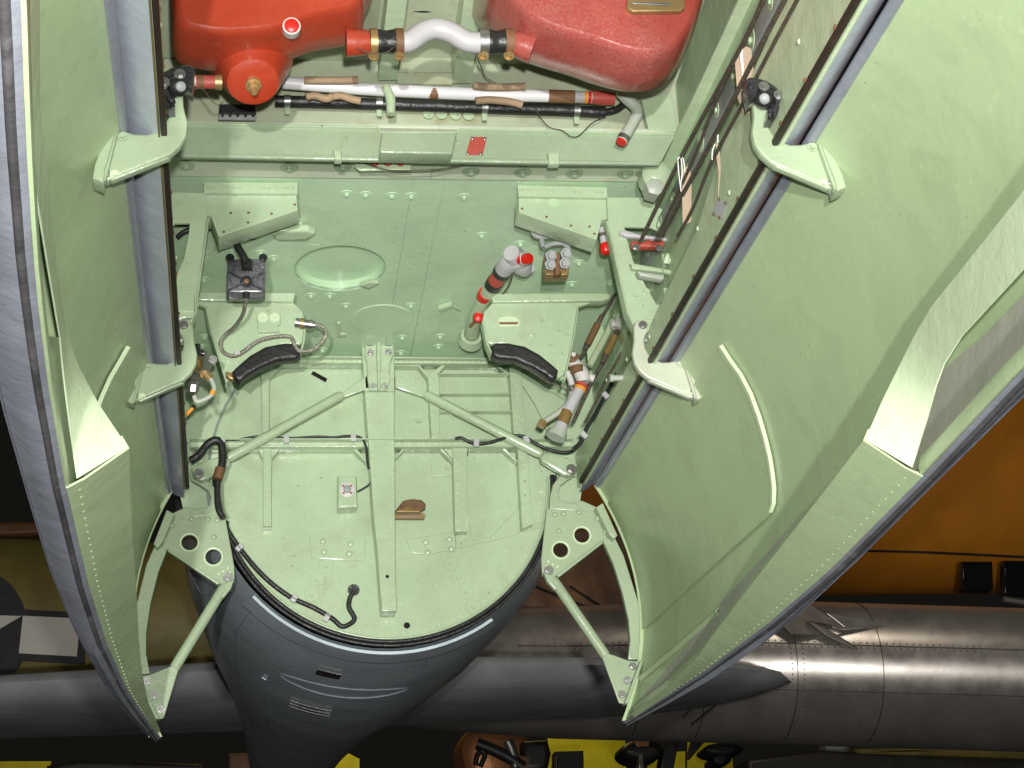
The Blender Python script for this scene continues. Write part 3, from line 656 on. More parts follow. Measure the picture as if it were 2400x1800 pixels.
for s in (1, -1):
    mir = s < 0
    dr = thing('bomb_bay_door', ('large curved green bomb bay door hanging open on the right' if s > 0 else 'narrow looking curved green bomb bay door hanging open on the left, grey outside'), 'aircraft door', 'bomb bay doors')
    poly('inner_skin', *grid([sect(y) for y in YS]), 'green_door', dr, mir=mir, smooth=60)
    poly('outer_skin', *grid([[p + Vector((.028, 0, .004 if i == 0 else -.002)) for i, p in enumerate(sect(y))] for y in YS]), 'grey_edge', dr, mir=mir, smooth=60)
    zt_ = [(1.4, 1.30), (3.1, 1.30), (3.5, 1.325), (4.3, 1.30), (5.0, 1.245), (5.5, 1.16), (5.84, 1.10)]
    rows_ = []
    for y in YS:
        z0_, z1_ = lerp(OUT, y)[1] + .016, lerp(zt_, y)[0]
        rows_.append([door_pt(y, z1_ + (z0_ - z1_) * k / 8, .0025)[0] for k in range(9)])
    poly('keel_trough', *grid(rows_), 'trough_grey', dr, mir=mir, smooth=60, label='grey beige trough along the keel edge of the door')
    # hinge-side nose bead and grey nosing
    tube('hinge_edge', [Vector((*([lerp(TOP, y)[0] + .004]), y, lerp(TOP, y)[1] + .004)) for y in YS], .0155, 'grey_edge', dr, n=0, seg=10, mir=mir)
    # keel edge: rubber-and-paint strip between lip and outer edge
    poly('keel_edge', *grid([[Vector((lerp(LIP, y)[0], y, lerp(LIP, y)[1])), Vector((lerp(LIP, y)[0] + .012, y, lerp(LIP, y)[1] - .006)), Vector((lerp(OUT, y)[0], y, lerp(OUT, y)[1] - .004)), Vector((lerp(OUT, y)[0] + .03, y, lerp(OUT, y)[1] + .018))] for y in YS]), 'grey_edge', dr, mir=mir, smooth=60)
    tube('keel_seal', [Vector((lerp(LIP, y)[0] + .016, y, lerp(LIP, y)[1] - .005)) for y in YS], .0065, 'worn_edge', dr, n=0, seg=8, mir=mir)
    # rim flange along the keel edge
    yr = [3.282 + (5.7 - 3.282) * i / 26 for i in range(27)]
    poly('rim_flange', *grid([[Vector((lerp(RIN, y)[0] + .012, y + .0, lerp(RIN, y)[1] + .022)), Vector((lerp(RIN, y)[0], y, lerp(RIN, y)[1])), Vector((lerp(RIN, y)[0] * .3 + lerp(LIP, y)[0] * .7, y, lerp(RIN, y)[1] * .3 + lerp(LIP, y)[1] * .7 - .004)), Vector((lerp(LIP, y)[0], y, lerp(LIP, y)[1] + .001))] for y in yr]), 'green_door', dr, mir=mir, solid=.004)
    # lip strip in front of the bent rail
    yf = [1.4 + 1.88 * i / 12 for i in range(13)]
    poly('rim_strip', *grid([[Vector((lerp(LIP, y)[0] + .004, y, lerp(LIP, y)[1] + .035)), Vector((lerp(LIP, y)[0] - .002, y, lerp(LIP, y)[1] + .018)), Vector((lerp(LIP, y)[0], y, lerp(LIP, y)[1] + .001))] for y in yf]), 'green_door', dr, mir=mir, solid=.006)
    # bent closing rail (bright strip with dog-leg)
    rail = [((.725, 1.45, 1.362), (.735, 1.42, 1.24)), ((.781, 2.12, 1.366), (.779, 1.926, 1.24)), ((.806, 2.40, 1.366), (.806, 2.24, 1.24)), ((.825, 2.82, 1.366), (.816, 2.68, 1.242)), ((.833, 3.12, 1.363), (.822, 2.98, 1.243)), ((.829, 3.215, 1.340), (.8255, 3.085, 1.229)),
            ((.815, 3.265, 1.305), (.824, 3.135, 1.203)), ((.777, 3.295, 1.237), (.8195, 3.19, 1.157)), ((.721, 3.281, 1.145), (.811, 3.283, 1.086))]
    poly('bent_rail', *grid([[Vector(a), Vector(b)] for a, b in rail]), 'green_bright', dr, mir=mir, solid=.003, smooth=45)
    # closing web from the rail's upper edge back to the skin
    poly('rail_web', *grid([[Vector(a) + Vector((.001, .004, .001)), Vector(door_pt(min(a[1] + .02, 5.8), max(a[2] + .02, 1.12))[0])] for a, b in rail[:6]]), 'green_door', dr, mir=mir)
    # rivets along rim
    rv = []
    for k in range(58):
        y = 3.32 + 2.35 * k / 57; a = Vector((lerp(RIN, y)[0], y, lerp(RIN, y)[1])); b = Vector((lerp(LIP, y)[0], y, lerp(LIP, y)[1])); nrm = Vector((-.5, -.3, -.8))
        for t in (.2, .8):
            p = a.lerp(b, t) + Vector((-.001, 0, -.006 if t > .5 else -.003)); rv.append(((p.x * s, p.y, p.z), (nrm.x * s, nrm.y, nrm.z)))
    for k in range(30):
        y = 2.3 + 1.0 * k / 29; p = Vector((lerp(LIP, y)[0] - .004, y, lerp(LIP, y)[1] + .012)); rv.append(((p.x * s, p.y, p.z), (-.8 * s, -.3, -.5)))
    rivet_row('rim_rivets', rv, .0036, 'green_door', dr)
    # inner doubler panel with bright edge strip
    edge = [door_hit(c_, x_, y_) for c_, x_, y_ in ((6, 270, 570), (6, 335, 660), (6, 400, 760), (6, 465, 885), (6, 520, 1030), (6, 560, 1160), (6, 590, 1300), (6, 610, 1400), (6, 618, 1500), (6, 612, 1600), (6, 600, 1660))]
    poly('doubler_edge', *grid([[door_pt(y, z, .004)[0], door_pt(y, z, .013)[0], door_pt(y + .016, z, .013)[0]] for y, z in edge]), 'green_bright', dr, mir=mir, solid=.002)
    poly('doubler_panel', *grid([[door_pt(y + .014 + (5.80 - y) * k / 12, z, .006)[0] for k in range(13)] for y, z in edge]), 'green_door', dr, mir=mir, solid=.003, smooth=60)
    sl = [(5.82 - 2.6 * i / 20) for i in range(21)]
    for (za, zb, y0, y1) in ((1.225, 1.20, 5.0, 5.78),):
        poly('door_stringer', *grid([[door_pt(y0 + (y1 - y0) * i / 12, za + (zb - za) * i / 12 + .012, .003)[0], door_pt(y0 + (y1 - y0) * i / 12, za + (zb - za) * i / 12, .012)[0], door_pt(y0 + (y1 - y0) * i / 12, za + (zb - za) * i / 12 - .012, .003)[0]] for i in range(13)]), 'green_door', dr, mir=mir, solid=.002)
    # foot pad of the mid hinge
    tri_ = [door_pt(4.72, 1.80, .004)[0], door_pt(4.70, 1.62, .004)[0], door_pt(4.78, 1.62, .004)[0], door_pt(4.80, 1.80, .004)[0]]
    poly('hinge_pad', tri_, [(0, 1, 2, 3)], 'green_bright', dr, mir=mir, solid=.012)
    # rear closing rib
    poly('end_rib', *grid([[p + Vector((-.012, .004, 0)), p + Vector((.03, .004, 0))] for p in sect(5.835)]), 'green_door', dr, mir=mir, solid=.008)

# ================================================================== hinge arms (four goosenecks)
ARM_OUT = [(455, 650), (462, 760), (450, 860), (470, 940), (515, 1005), (580, 1060), (700, 1110), (860, 1180), (955, 1225), (985, 1240), (1005, 1215), (940, 1050), (880, 905),
           (840, 918), (770, 934), (700, 936), (640, 915), (590, 872), (558, 820), (545, 760), (555, 715), (572, 690), (582, 650), (575, 610), (545, 590), (500, 588), (468, 610)]
def hinge(s, y, material, label, lug):
    mir = s < 0
    t = thing('gooseneck_hinge', label, 'hinge', 'curved door hinge arms')
    A = YP(3.425)
    dy = y - 3.425
    objs_ = []
    objs_.append(plate('arm', A, 3, ARM_OUT, .026, material, t, bevel=.006, mir=mir))
    # cut-away face: raised inner web rib along the lower edge and foot ribs
    objs_.append(plate('rib', YP(3.412), 3, [(610, 1070), (700, 1100), (960, 1215), (945, 1225), (690, 1117), (590, 1075)], .02, material, t, bevel=.003, mir=mir))
    objs_.append(plate('rib', YP(3.410), 3, [(872, 908), (890, 905), (1002, 1218), (985, 1232)], .025, material, t, bevel=.003, mir=mir))
    objs_.append(plate('foot', YP(3.405), 3, [(884, 900), (928, 888), (1040, 1130), (1062, 1215), (1000, 1238), (985, 1160)], .055, material, t, bevel=.004, mir=mir))
    q = YP(3.424)
    b1 = bolt(q.pick(3, 840, 955), (0, -1, 0), .011, material, t, 'hex', 'bolt', mir); b2 = bolt(q.pick(3, 915, 1190), (0, -1, 0), .010, 'green_bright', t, 'hex', 'bolt', mir)
    b3 = bolt(q.pick(3, 960, 1185), (0, -1, 0), .008, 'steel', t, 'dome', 'bolt', mir)
    pv = YP(3.424); c = pv.pick(3, 530, 638); c = Vector((c.x, c.y, c.z))
    b4 = bolt(c, (0, -1, 0), .013, 'steel', t, 'hex', 'pivot_pin', mir)
    for o in t.children:
        if o.data.users == 1 and o.name.split('.')[0] not in ('bolt', 'pivot_pin'): o.data.transform(Matrix.Translation((0, dy, 0)))
        else: o.matrix_basis = Matrix.Translation((0, dy, 0)) @ o.matrix_basis
    return t
hinge(1, 3.425, 'green_arm', 'light green gooseneck hinge arm under black bracket on the right sill', 1)
hinge(-1, 3.425, 'green_arm', 'light green gooseneck hinge arm below the red sump on the left sill', 1)
h3 = hinge(1, 4.715, 'cream_arm', 'cream coloured gooseneck hinge arm below the right side frame', 1)
hinge(-1, 4.715, 'green_arm', 'light green gooseneck hinge arm beside the brass valve on the left', 1)
# black hinge brackets at the forward hinges
for s in (1, -1):
    mir = s < 0
    t = thing('hinge_bracket', 'black cast hinge bracket bolted to the %s' % ('right sill among paper tags' if s > 0 else 'left sill beside the red sump'), 'bracket', 'black hinge brackets')
    plate('casting', YP(3.38), 3, [(415, 505), (432, 492), (470, 492), (520, 505), (548, 512), (600, 545), (645, 585), (662, 612), (645, 680), (612, 755), (595, 768), (555, 765), (556, 735), (570, 700), (575, 650), (545, 612), (500, 618), (470, 640), (440, 668), (420, 580)], .05, 'black_paint', t, bevel=.01, mir=mir)
    plate('cheek', YP(3.355), 3, [(505, 530), (545, 520), (635, 590), (650, 615), (600, 740), (575, 745), (612, 650), (590, 600), (520, 570)], .03, 'black_paint', t, bevel=.008, mir=mir)
    bolts(YP(3.355), 3, [(525, 562), (622, 618)], .012, 'steel', t, mir=mir)
    bolts(YP(3.38), 3, [(438, 545), (575, 735)], .01, 'black_paint', t, mir=mir)
    lathe('pin', YP(3.35).pick(3, 530, 636), YP(3.40).pick(3, 530, 636), [(0, .008), (.002, .0105), (.05, .0105)], 'grey_plate', t, mir=mir)
    lathe('bush', YP(3.362).pick(3, 530, 640), YP(3.40).pick(3, 530, 640), [(0, .012), (.006, .019), (.05, .024)], 'rubber', t, mir=mir)

# ================================================================== aft hinge plates with arc arm and strut
for s in (1, -1):
    mir = s < 0
    t = thing('door_support_frame', 'light green drilled plate with arc arm and strut at the rear edge of the %s door' % ('right' if s > 0 else 'left'), 'bracket', 'rear door support frames')
    A = YP(5.845)
    circ = lambda cx, cy, rx, ry, n=24: [(cx + rx * math.cos(2 * math.pi * k / n), cy + ry * math.sin(2 * math.pi * k / n)) for k in range(n)]
    plate('hinge_plate', A, 8, [(1330, -20), (1420, -40), (1560, -75), (1650, -35), (1720, 90), (1775, 170), (1690, 188), (1560, 285), (1400, 415), (1350, 440), (1302, 410), (1296, 310), (1315, 130)], .014, 'green_arm', t,
          holes=[circ(1558, 152, 54, 52), circ(1420, 248, 54, 52)], bevel=.003, mir=mir)
    for (cx, cy) in ((1558, 152), (1420, 248)):
        p = A.pick(8, cx, cy); R_ = (A.pick(8, cx + 56, cy) - p).length
        tube('hole_flange', [p + Vector((R_ * math.cos(2 * math.pi * k / 28), -.002, R_ * math.sin(2 * math.pi * k / 28))) for k in range(29)], .0045, 'green_bright', t, n=0, seg=6, mir=mir)
    plate('plate_lip', YP(5.83), 8, [(1395, 408), (1690, 186), (1700, 198), (1410, 422)], .03, 'green_arm', t, bevel=.003, mir=mir)
    plate('attach_angle', YP(5.80), 8, [(1650, -30), (1695, -60), (1790, 150), (1770, 175), (1735, 140)], .06, 'green_arm', t, bevel=.003, mir=mir)
    # hooked upper arm that carries the pivot
    plate('hook_arm', YP(5.84), 5, [(1350, 1640), (1352, 1560), (1372, 1480), (1410, 1430), (1450, 1412), (1462, 1370), (1490, 1352), (1525, 1372), (1518, 1420), (1470, 1450), (1425, 1485), (1408, 1530), (1420, 1580), (1450, 1592), (1520, 1600), (1560, 1640), (1620, 1660)], .02, 'green_arm', t, bevel=.004, mir=mir)
    plate('arc_arm', YP(5.84), 8, [(1695, 185), (1765, 150), (1830, 280), (1890, 470), (1930, 600), (1948, 720), (1948, 955), (1860, 955), (1872, 830), (1862, 700), (1822, 520), (1762, 330)], .03, 'green_arm', t, bevel=.003, mir=mir)
    sp_ = YP(5.835)
    a, b = sp_.pick(8, 1368, 432), sp_.pick(8, 1712, 930)
    tube('strut', [a, a.lerp(b, .04), a.lerp(b, .5), b], .0, 'green_arm', t, n=0, seg=14, mir=mir, rs=[.014, .0175, .0175, .0175])
    plate('strut_fork', YP(5.822), 8, [(1310, 390), (1390, 415), (1430, 490), (1385, 505), (1335, 450)], .03, 'green_arm', t, bevel=.006, mir=mir)
    plate('foot_plate', YP(5.83), 8, [(1700, 905), (1862, 962), (1945, 968), (1905, 1090), (1835, 1245), (1800, 1235), (1690, 940)], .016, 'green_arm', t, bevel=.003, mir=mir)
    plate('foot_angle', YP(5.80), 8, [(1938, 962), (1958, 966), (1862, 1240), (1835, 1240)], .05, 'green_arm', t, bevel=.003, mir=mir)
    bolts(YP(5.815), 8, [(1890, 1000), (1855, 1092), (1820, 1182)], .013, 'steel', t, mir=mir)
    bolts(YP(5.831), 8, [(1345, 378)], .016, 'steel', t, mir=mir)
    bolts(YP(5.831), 8, [(1412, 122), (1660, 40), (1715, 125), (1440, 10), (1385, 15), (1540, 0)], .009, 'green_arm', t, kind='dome', mir=mir)
    bolts(YP(5.831), 8, [(1340, 320), (1370, 340), (1330, 350), (1400, 355), (1365, 362)], .005, 'green_bright', t, kind='dome', name='rivet', mir=mir)
    # diagonal strut from the centre post
    u = thing('diagonal_strut', 'green tubular brace running from the bulkhead centre post down to the %s' % ('right' if s > 0 else 'left'), 'strut', 'bulkhead braces')
    p0 = YP(5.83); p1 = YP(5.80)
    a = p0.pick(5, 540, 895); b = p1.pick(5, 1300, 1288)
    tube('rod', [a, a.lerp(b, .03), a.lerp(b, .97), b], 0, 'green', u, n=0, seg=16, mir=mir, rs=[.012, .0175, .0175, .014])
    plate('upper_lug', YP(5.835), 5, [(348, 775), (380, 775), (545, 885), (535, 915), (360, 855), (350, 850)], .012, 'green', u, bevel=.004, mir=mir)
    fk = plate('lower_fork', YP(5.79), 5, [(1290, 1300), (1310, 1275), (1360, 1270), (1470, 1305), (1530, 1345), (1525, 1395), (1480, 1425), (1440, 1415), (1300, 1330)], .035, 'green', u, bevel=.008, mir=mir)
    bolts(YP(5.79), 5, [(1490, 1382)], .018, 'steel', fk, mir=mir)

# ================================================================== hanging panels, cradles
for s in (1, -1):
    mir = s < 0
    t = thing('roof_baffle', 'green angular baffle box on the roof, %s' % ('with two round holes, at right' if s > 0 else 'above the black junction box'), 'baffle', 'angular roof panels')
    A = YP(4.79)
    pan = plate('panel', A, 2, [(1148, 1270), (1728, 1280), (1762, 1415), (1690, 1425), (1655, 1555), (1150, 1378)], .09, 'green', t, bevel=.004, mir=mir,
          holes=[])
    plate('top_flange', YP(4.775), 2, [(1142, 1198), (1725, 1210), (1728, 1282), (1148, 1272)], .02, 'green', t, bevel=.004, mir=mir)
    bolts(YP(4.775), 2, [(1178, 1230), (1215, 1232), (1330, 1237), (1362, 1237), (1510, 1240), (1545, 1240), (1655, 1242), (1687, 1243)], .009, 'green', t, mir=mir)
    if s > 0:
        for cx, cy, rr_ in ((1272, 1298, 22), (1378, 1312, 36)):
            plate('hole', YP(4.7885), 2, [(cx + rr_ * math.cos(k * math.pi / 12), cy + rr_ * .95 * math.sin(k * math.pi / 12)) for k in range(24)], .0015, 'green_wall', t, bevel=0)
        bolts(YP(4.79), 2, [(1172, 1352), (1330, 1405), (1488, 1462), (1608, 1468), (1640, 1515)], .004, 'rust', t, kind='dome', name='screw')
    else:
        bolts(YP(4.79), 1, [(1495, 1252), (1607, 1254), (1495, 1380), (1610, 1378), (1760, 1385), (1607, 1442), (1450, 1503), (1910, 1325)], .004, 'rust', t, kind='dome', name='screw')
    # crutch plates with rubber pads
    c = thing('crutch_plate', 'green crutch plate with thick curved black pad at the %s of the bulkhead' % ('upper right' if s > 0 else 'upper left'), 'crutch plate', 'padded crutch plates')
    A = YP(5.36)
    plate('web', A, 5, [(985, 295), (1330, 290), (1700, 270), (1745, 262), (1535, 330), (1515, 500), (1445, 800), (1400, 790), (1330, 690), (1200, 610), (1050, 565), (975, 570), (945, 560), (915, 420), (925, 360)], .025, 'green', c, bevel=.004, mir=mir)
    plate('top_plate', YP(5.345), 5, [(965, 240), (1755, 240), (1745, 272), (1690, 290), (985, 300)], .05, 'green', c, bevel=.004, mir=mir)
    plate('inner_flange', YP(5.34), 5, [(912, 420), (925, 415), (952, 560), (985, 640), (975, 645), (938, 560)], .05, 'green', c, bevel=.003, mir=mir)
    plate('outer_flange', YP(5.33), 5, [(1530, 330), (1540, 330), (1518, 500), (1452, 805), (1440, 805), (1508, 500)], .06, 'green', c, bevel=.003, mir=mir)
    plate('doubler', YP(5.356), 5, [(1330, 305), (1530, 305), (1515, 470), (1340, 435)], .004, 'green', c, bevel=.001, mir=mir)
    pd = plate('pad', YP(5.325), 5, [(978, 575), (1000, 558), (1080, 558), (1190, 580), (1290, 635), (1370, 700), (1408, 735), (1400, 780), (1365, 805), (1320, 765), (1230, 715), (1130, 672), (1010, 660), (975, 640)], .05, 'rubber', c, bevel=.012, mir=mir)
    plate('pad_clip', YP(5.34), 5, [(1400, 745), (1440, 735), (1445, 765), (1420, 785), (1395, 790)], .03, 'brass' if s < 0 else 'green', c, bevel=.006, mir=mir)
    if s > 0:
        bolts(A, 5, [(1303, 408), (1238, 502), (1415, 478), (1352, 572), (1440, 628), (1470, 505)], .014, 'green', c)
        plate('grip_recess', YP(5.357), 5, [(1010, 430), (1030, 395), (1075, 388), (1140, 395), (1162, 430), (1150, 455), (1030, 455)], .006, 'green_bright', c, bevel=.002)
        plate('grip_slot', YP(5.355), 5, [(1018, 428), (1150, 428), (1140, 442), (1030, 442)], .004, 'rust', c, bevel=0)
    else:
        bolts(A, 4, [(1403, 375), (1480, 670), (1738, 350), (1415, 560)], .012, 'green', c)
        plate('socket_block', YP(5.345), 4, [(1665, 375), (1815, 370), (1820, 440), (1800, 450), (1810, 490), (1675, 495), (1668, 440)], .02, 'green', c, bevel=.004)
        for cx in (1703, 1780):
            bolt(YP(5.345).pick(4, cx, 398), (0, -1, 0), .017, 'green_bright', c, 'flatwasher', 'socket')

# ================================================================== fuel tanks
def smooth_px(L, n=5): return [(p.x, p.y) for p in crom([(a, b, 0) for a, b in L], n, True)]
def tank(c, L, material, parent):
    pl_ = YP(3.90); O = [pl_.pick(c, *p) for p in smooth_px(L)]
    cen = sum(O, Vector()) / len(O); rows = []
    for (y, k, up) in ((3.74, .80, .0), (3.745, .86, .0), (3.76, .91, 0), (3.79, .955, 0), (3.84, .985, 0), (3.90, 1.0, 0), (3.98, .985, .045), (4.10, .95, .12), (4.22, .88, .20)):
        rows.append([Vector((cen.x + (p.x - cen.x) * (1 - (1 - k) * .55), y, cen.z + (p.z - cen.z) * (1 - (1 - k) * .75) + up)) for p in O])
    n = len(O); V_ = [p for r_ in rows for p in r_]; F_ = [(i * n + j, i * n + (j + 1) % n, (i + 1) * n + (j + 1) % n, (i + 1) * n + j) for i in range(len(rows) - 1) for j in range(n)]
    F_.append(tuple(range(n))); F_.append(tuple((len(rows) - 1) * n + j for j in range(n)))
    o = poly('tank_shell', V_, F_, material, parent, smooth=70)
    bm = bmesh.new(); bm.from_mesh(o.data); bmesh.ops.recalc_face_normals(bm, faces=bm.faces); bm.to_mesh(o.data); bm.free()
    return o
t = thing('fuel_tank', 'orange red fuel tank with a round sump, at the upper left', 'fuel tank', 'red fuel tanks')
A = YP(3.88)
tank(2, [(-1105, -420), (-1112, -200), (-1110, 0), (-1100, 250), (-1085, 360), (-1010, 425), (-800, 460), (-520, 440), (-370, 400), (-180, 330), (40, 290), (130, 230), (150, 120), (200, 0), (240, -200), (230, -420)], 'tank_red', t)
spt = YP(3.90)
c0 = spt.pick(1, 1630, 440); c1 = Vector((c0.x + .004, c0.y - .05, c0.z - .09))
ax = (c1 - c0).normalized()
sm = lathe('sump', c0 - ax * .05, c1, [(0, .105), (.05, .088), (.08, .078), (.105, .068), (.118, .062), (.122, .05), (.123, .02)], 'tank_red', t, seg=32)
lathe('drain_plug', c0 + ax * .072, c1 + ax * .05, [(0, .02), (.012, .02), (.013, .014), (.026, .014), (.027, .008), (.045, .008)], 'brass', sm, seg=8)
pp = YP(3.742).pick(1, 1890, 165)
lathe('plug_ring', pp + Vector((0, .03, .005)), pp + Vector((0, -.05, -.012)), [(0, .0215), (.031, .0215), (.033, .0195)], 'white', t, seg=24)
lathe('plug', pp + Vector((0, .03, .005)), pp + Vector((0, -.05, -.012)), [(0, .0185), (.033, .018), (.035, .016), (.036, .005)], 'red_cap', t, seg=24)
t = thing('fuel_tank', 'dusty crimson fuel tank with white scuffs, at the upper right', 'fuel tank', 'red fuel tanks')
tank(2, [(930, -420), (930, -200), (925, 0), (940, 120), (1060, 250), (1150, 350), (1300, 420), (1560, 500), (1780, 575), (1950, 595), (2090, 545), (2190, 430), (2260, 270), (2320, 60), (2370, -120), (2400, -420)], 'tank_crimson', t)
pl = plate('strap_fitting', YP(3.725), 2, [(1858, -30), (2230, -40), (2228, 50), (2200, 72), (1890, 75), (1850, 50)], .02, 'brass', t, bevel=.004)
plate('strap_slot', YP(3.722), 2, [(1880, 10), (2130, 15), (2150, 25), (2120, 34), (1890, 24)], .006, 'steel', pl, bevel=.002)

# ---- connecting pipe between the tanks
t = thing('connecting_pipe', 'silver S-shaped pipe joining the two red tanks with clamped black hoses', 'pipe')
A = YP(3.83)
def run(name, c, L, r, material, parent, Y=None, **kw): return tube(name, PK(Y or A, c, L), r, material, parent, **kw)
run('pipe', 2, [(380, 272), (440, 268), (520, 215), (590, 188), (650, 190), (720, 215), (800, 262), (860, 275), (900, 275)], .0262, 'silver_paint', t, seg=18)
for x0, x1, y0, y1 in ((200, 390, 272, 272), (920, 1100, 275, 272)):
    L = [(x0 + (x1 - x0) * k / 4, y0 + (y1 - y0) * k / 4) for k in range(5)]
    run('hose', 2, L, 0, 'rubber', t, rs=[.027, .031, .028, .031, .027], seg=18)
for x0, x1, m_ in ((185, 232, 'brass'), (348, 400, 'rust'), (892, 950, 'steel'), (1058, 1112, 'rust')):
    cl = run('clamp', 2, [(x0, 272), (x1, 272)], .0335, m_, t, n=0, seg=20)
    q = A.pick(2, (x0 + x1) / 2, 365); bolt(q, (0, -1, 0), .013, 'brass', cl, 'hex', 'clamp_screw')
run('spout', 2, [(30, 275), (110, 275), (180, 272)], 0, 'tank_red', t, rs=[.036, .033, .029], seg=18, n=3)
run('spout', 2, [(1110, 272), (1160, 290), (1240, 320)], 0, 'tank_crimson', t, rs=[.029, .033, .037], seg=18, n=3)
run('lock_wire', 2, [(95, 310), (180, 340), (280, 342), (350, 300)], .0012, 'cable', t, Y=YP(3.795), seg=5)

# ---- long silver tube and black tube along the spar
t = thing('silver_tube', 'long silver white tube across the spar with brown wrapped saddles', 'pipe')
A = YP(4.37)
run('tube', 2, [(-380, 535), (0, 565), (300, 585), (900, 612), (1345, 622)], .0178, 'tube_white', t, seg=16, n=2)
run('rust_sleeve', 2, [(1340, 622), (1510, 628)], .0185, 'rust', t, seg=16, n=0)
run('end_tube', 2, [(1510, 628), (1625, 632)], .017, 'silver_paint', t, seg=16, n=0)
run('red_end', 2, [(1622, 630), (1700, 636), (1770, 640)], 0, 'red_paint', t, seg=16, n=0, rs=[.019, .021, .018])
run('colour_band', 2, [(1570, 630), (1592, 631)], .0176, 'band_orange', t, seg=16, n=0); run('colour_band', 2, [(1596, 631), (1615, 632)], .0176, 'red_cap', t, seg=16, n=0)
run('rust_patch', 2, [(540, 597), (600, 601), (650, 602)], 0, 'rust', t, seg=14, n=2, rs=[.0165, .0182, .0165])
for L in ([(870, 655), (960, 648), (1090, 660), (1175, 682)], [(855, 555), (950, 565), (1090, 565), (1190, 560)], [(-55, 625), (0, 620), (60, 640), (125, 655)], [(-60, 522), (20, 522), (110, 520)], [(-230, 628), (-170, 620), (-100, 640), (-60, 625)], [(-240, 520), (-150, 522), (-60, 522)]):
    run('saddle', 2, L, .011, 'wood', t, Y=YP(4.332), seg=8, n=3)
t = thing('black_tube', 'black conduit tube clipped to the spar below the silver tube', 'pipe')
A = YP(4.43)
run('tube', 2, [(-430, 655), (0, 665), (700, 690), (1400, 712), (1710, 728)], .0158, 'rubber', t, seg=14, n=2)
run('tail_hose', 2, [(1700, 728), (1780, 710), (1830, 675)], .010, 'rubber', t)
for x, y in ((-350, 655), (245, 668), (928, 695), (1525, 716)):
    k = run('clip', 2, [(x - 20, y), (x + 20, y + 1)], .0175, 'steel', t, n=0, seg=14)
    plate('clip_tab', YP(4.445), 2, [(x - 18, y + 40), (x + 18, y + 40), (x + 16, y + 85), (x - 14, y + 85)], .003, 'green', k, bevel=.0005)
k = run('saddle_strap', 2, [(285, 560), (318, 640), (320, 740)], 0, 'green', t, Y=YP(4.345), rs=[.012, .014, .012])
t = thing('drain_pipe', 'bent pale green drain pipe with red end, right end of spar', 'pipe')
A = YP(4.34)
run('pipe', 2, [(1810, 600), (1850, 640), (1905, 690), (1915, 735), (1885, 800), (1845, 870), (1818, 915)], .0165, 'pale_tube', t, seg=14)
run('bead', 2, [(1835, 885), (1822, 910)], .0178, 'steel', t, seg=14, n=0)
run('red_plug', 2, [(1819, 912), (1810, 928)], .0145, 'red_cap', t, seg=14, n=0)
t = thing('feed_hose', 'short brown hose with white, orange and red bands beside the sump', 'hose')
A = YP(3.86)
run('hose', 1, [(1270, 530), (1400, 533)], .0165, 'red_label', t, n=0, seg=14); run('tube', 1, [(1160, 515), (1275, 525)], .0135, 'white', t, n=0, seg=14)
run('colour_band', 1, [(1203, 519), (1228, 521)], .0143, 'band_orange', t, n=0, seg=14); run('colour_band', 1, [(1235, 521), (1262, 524)], .0143, 'red_paint', t, n=0, seg=14)
run('clamp', 1, [(1395, 533), (1440, 534)], .0185, 'brass', t, n=0, seg=14); run('sleeve', 1, [(1280, 530), (1322, 531)], .017, 'rust', t, n=0, seg=14)
run('lock_wire', 1, [(1170, 560), (1240, 580), (1310, 575), (1370, 650), (1410, 680), (1450, 660)], .0013, 'cable', t, Y=YP(3.83), seg=5)
t = thing('terminal_strip', 'small black perforated terminal strip under the round sump', 'terminal strip')
A = YP(4.43)
plate('cover', YP(4.40), 1, [(1420, 672), (1655, 675), (1662, 735), (1418, 732)], .035, 'black_paint', t, bevel=.003)
plate('strip', YP(4.41), 1, [(1416, 734), (1660, 737), (1658, 772), (1416, 770)], .01, 'grey_plate', t, bevel=.002)
for k in range(5): plate('slot', YP(4.4085), 1, [(1432 + 50 * k, 745), (1450 + 50 * k, 745), (1450 + 50 * k, 757), (1432 + 50 * k, 757)], .001, 'black_void', t, bevel=0)
tag(tube('hanging_wire', PK(YP(4.36), 2, [(880, 370), (905, 430), (935, 500), (1000, 540)]), .0014, 'cable', n=5, seg=5), 'thin dark wire drooping below the connecting pipe on the right tank', 'wire')
tag(tube('hanging_wire', PK(YP(4.42), 2, [(1225, 655), (1290, 760), (1350, 825), (1430, 845), (1490, 885), (1545, 875), (1620, 800), (1690, 760)]), .0016, 'cable', n=5, seg=5), 'thin frayed wire hanging across the spar face beside the drain pipe', 'wire')
tag(tube('hanging_wire', PK(YP(4.56), 2, [(110, 1040), (220, 1080), (340, 1105), (600, 1100), (760, 1075), (880, 1048)]), .0018, 'cable', n=5, seg=5), 'thin wire looping under the spar below its red placard', 'wire')

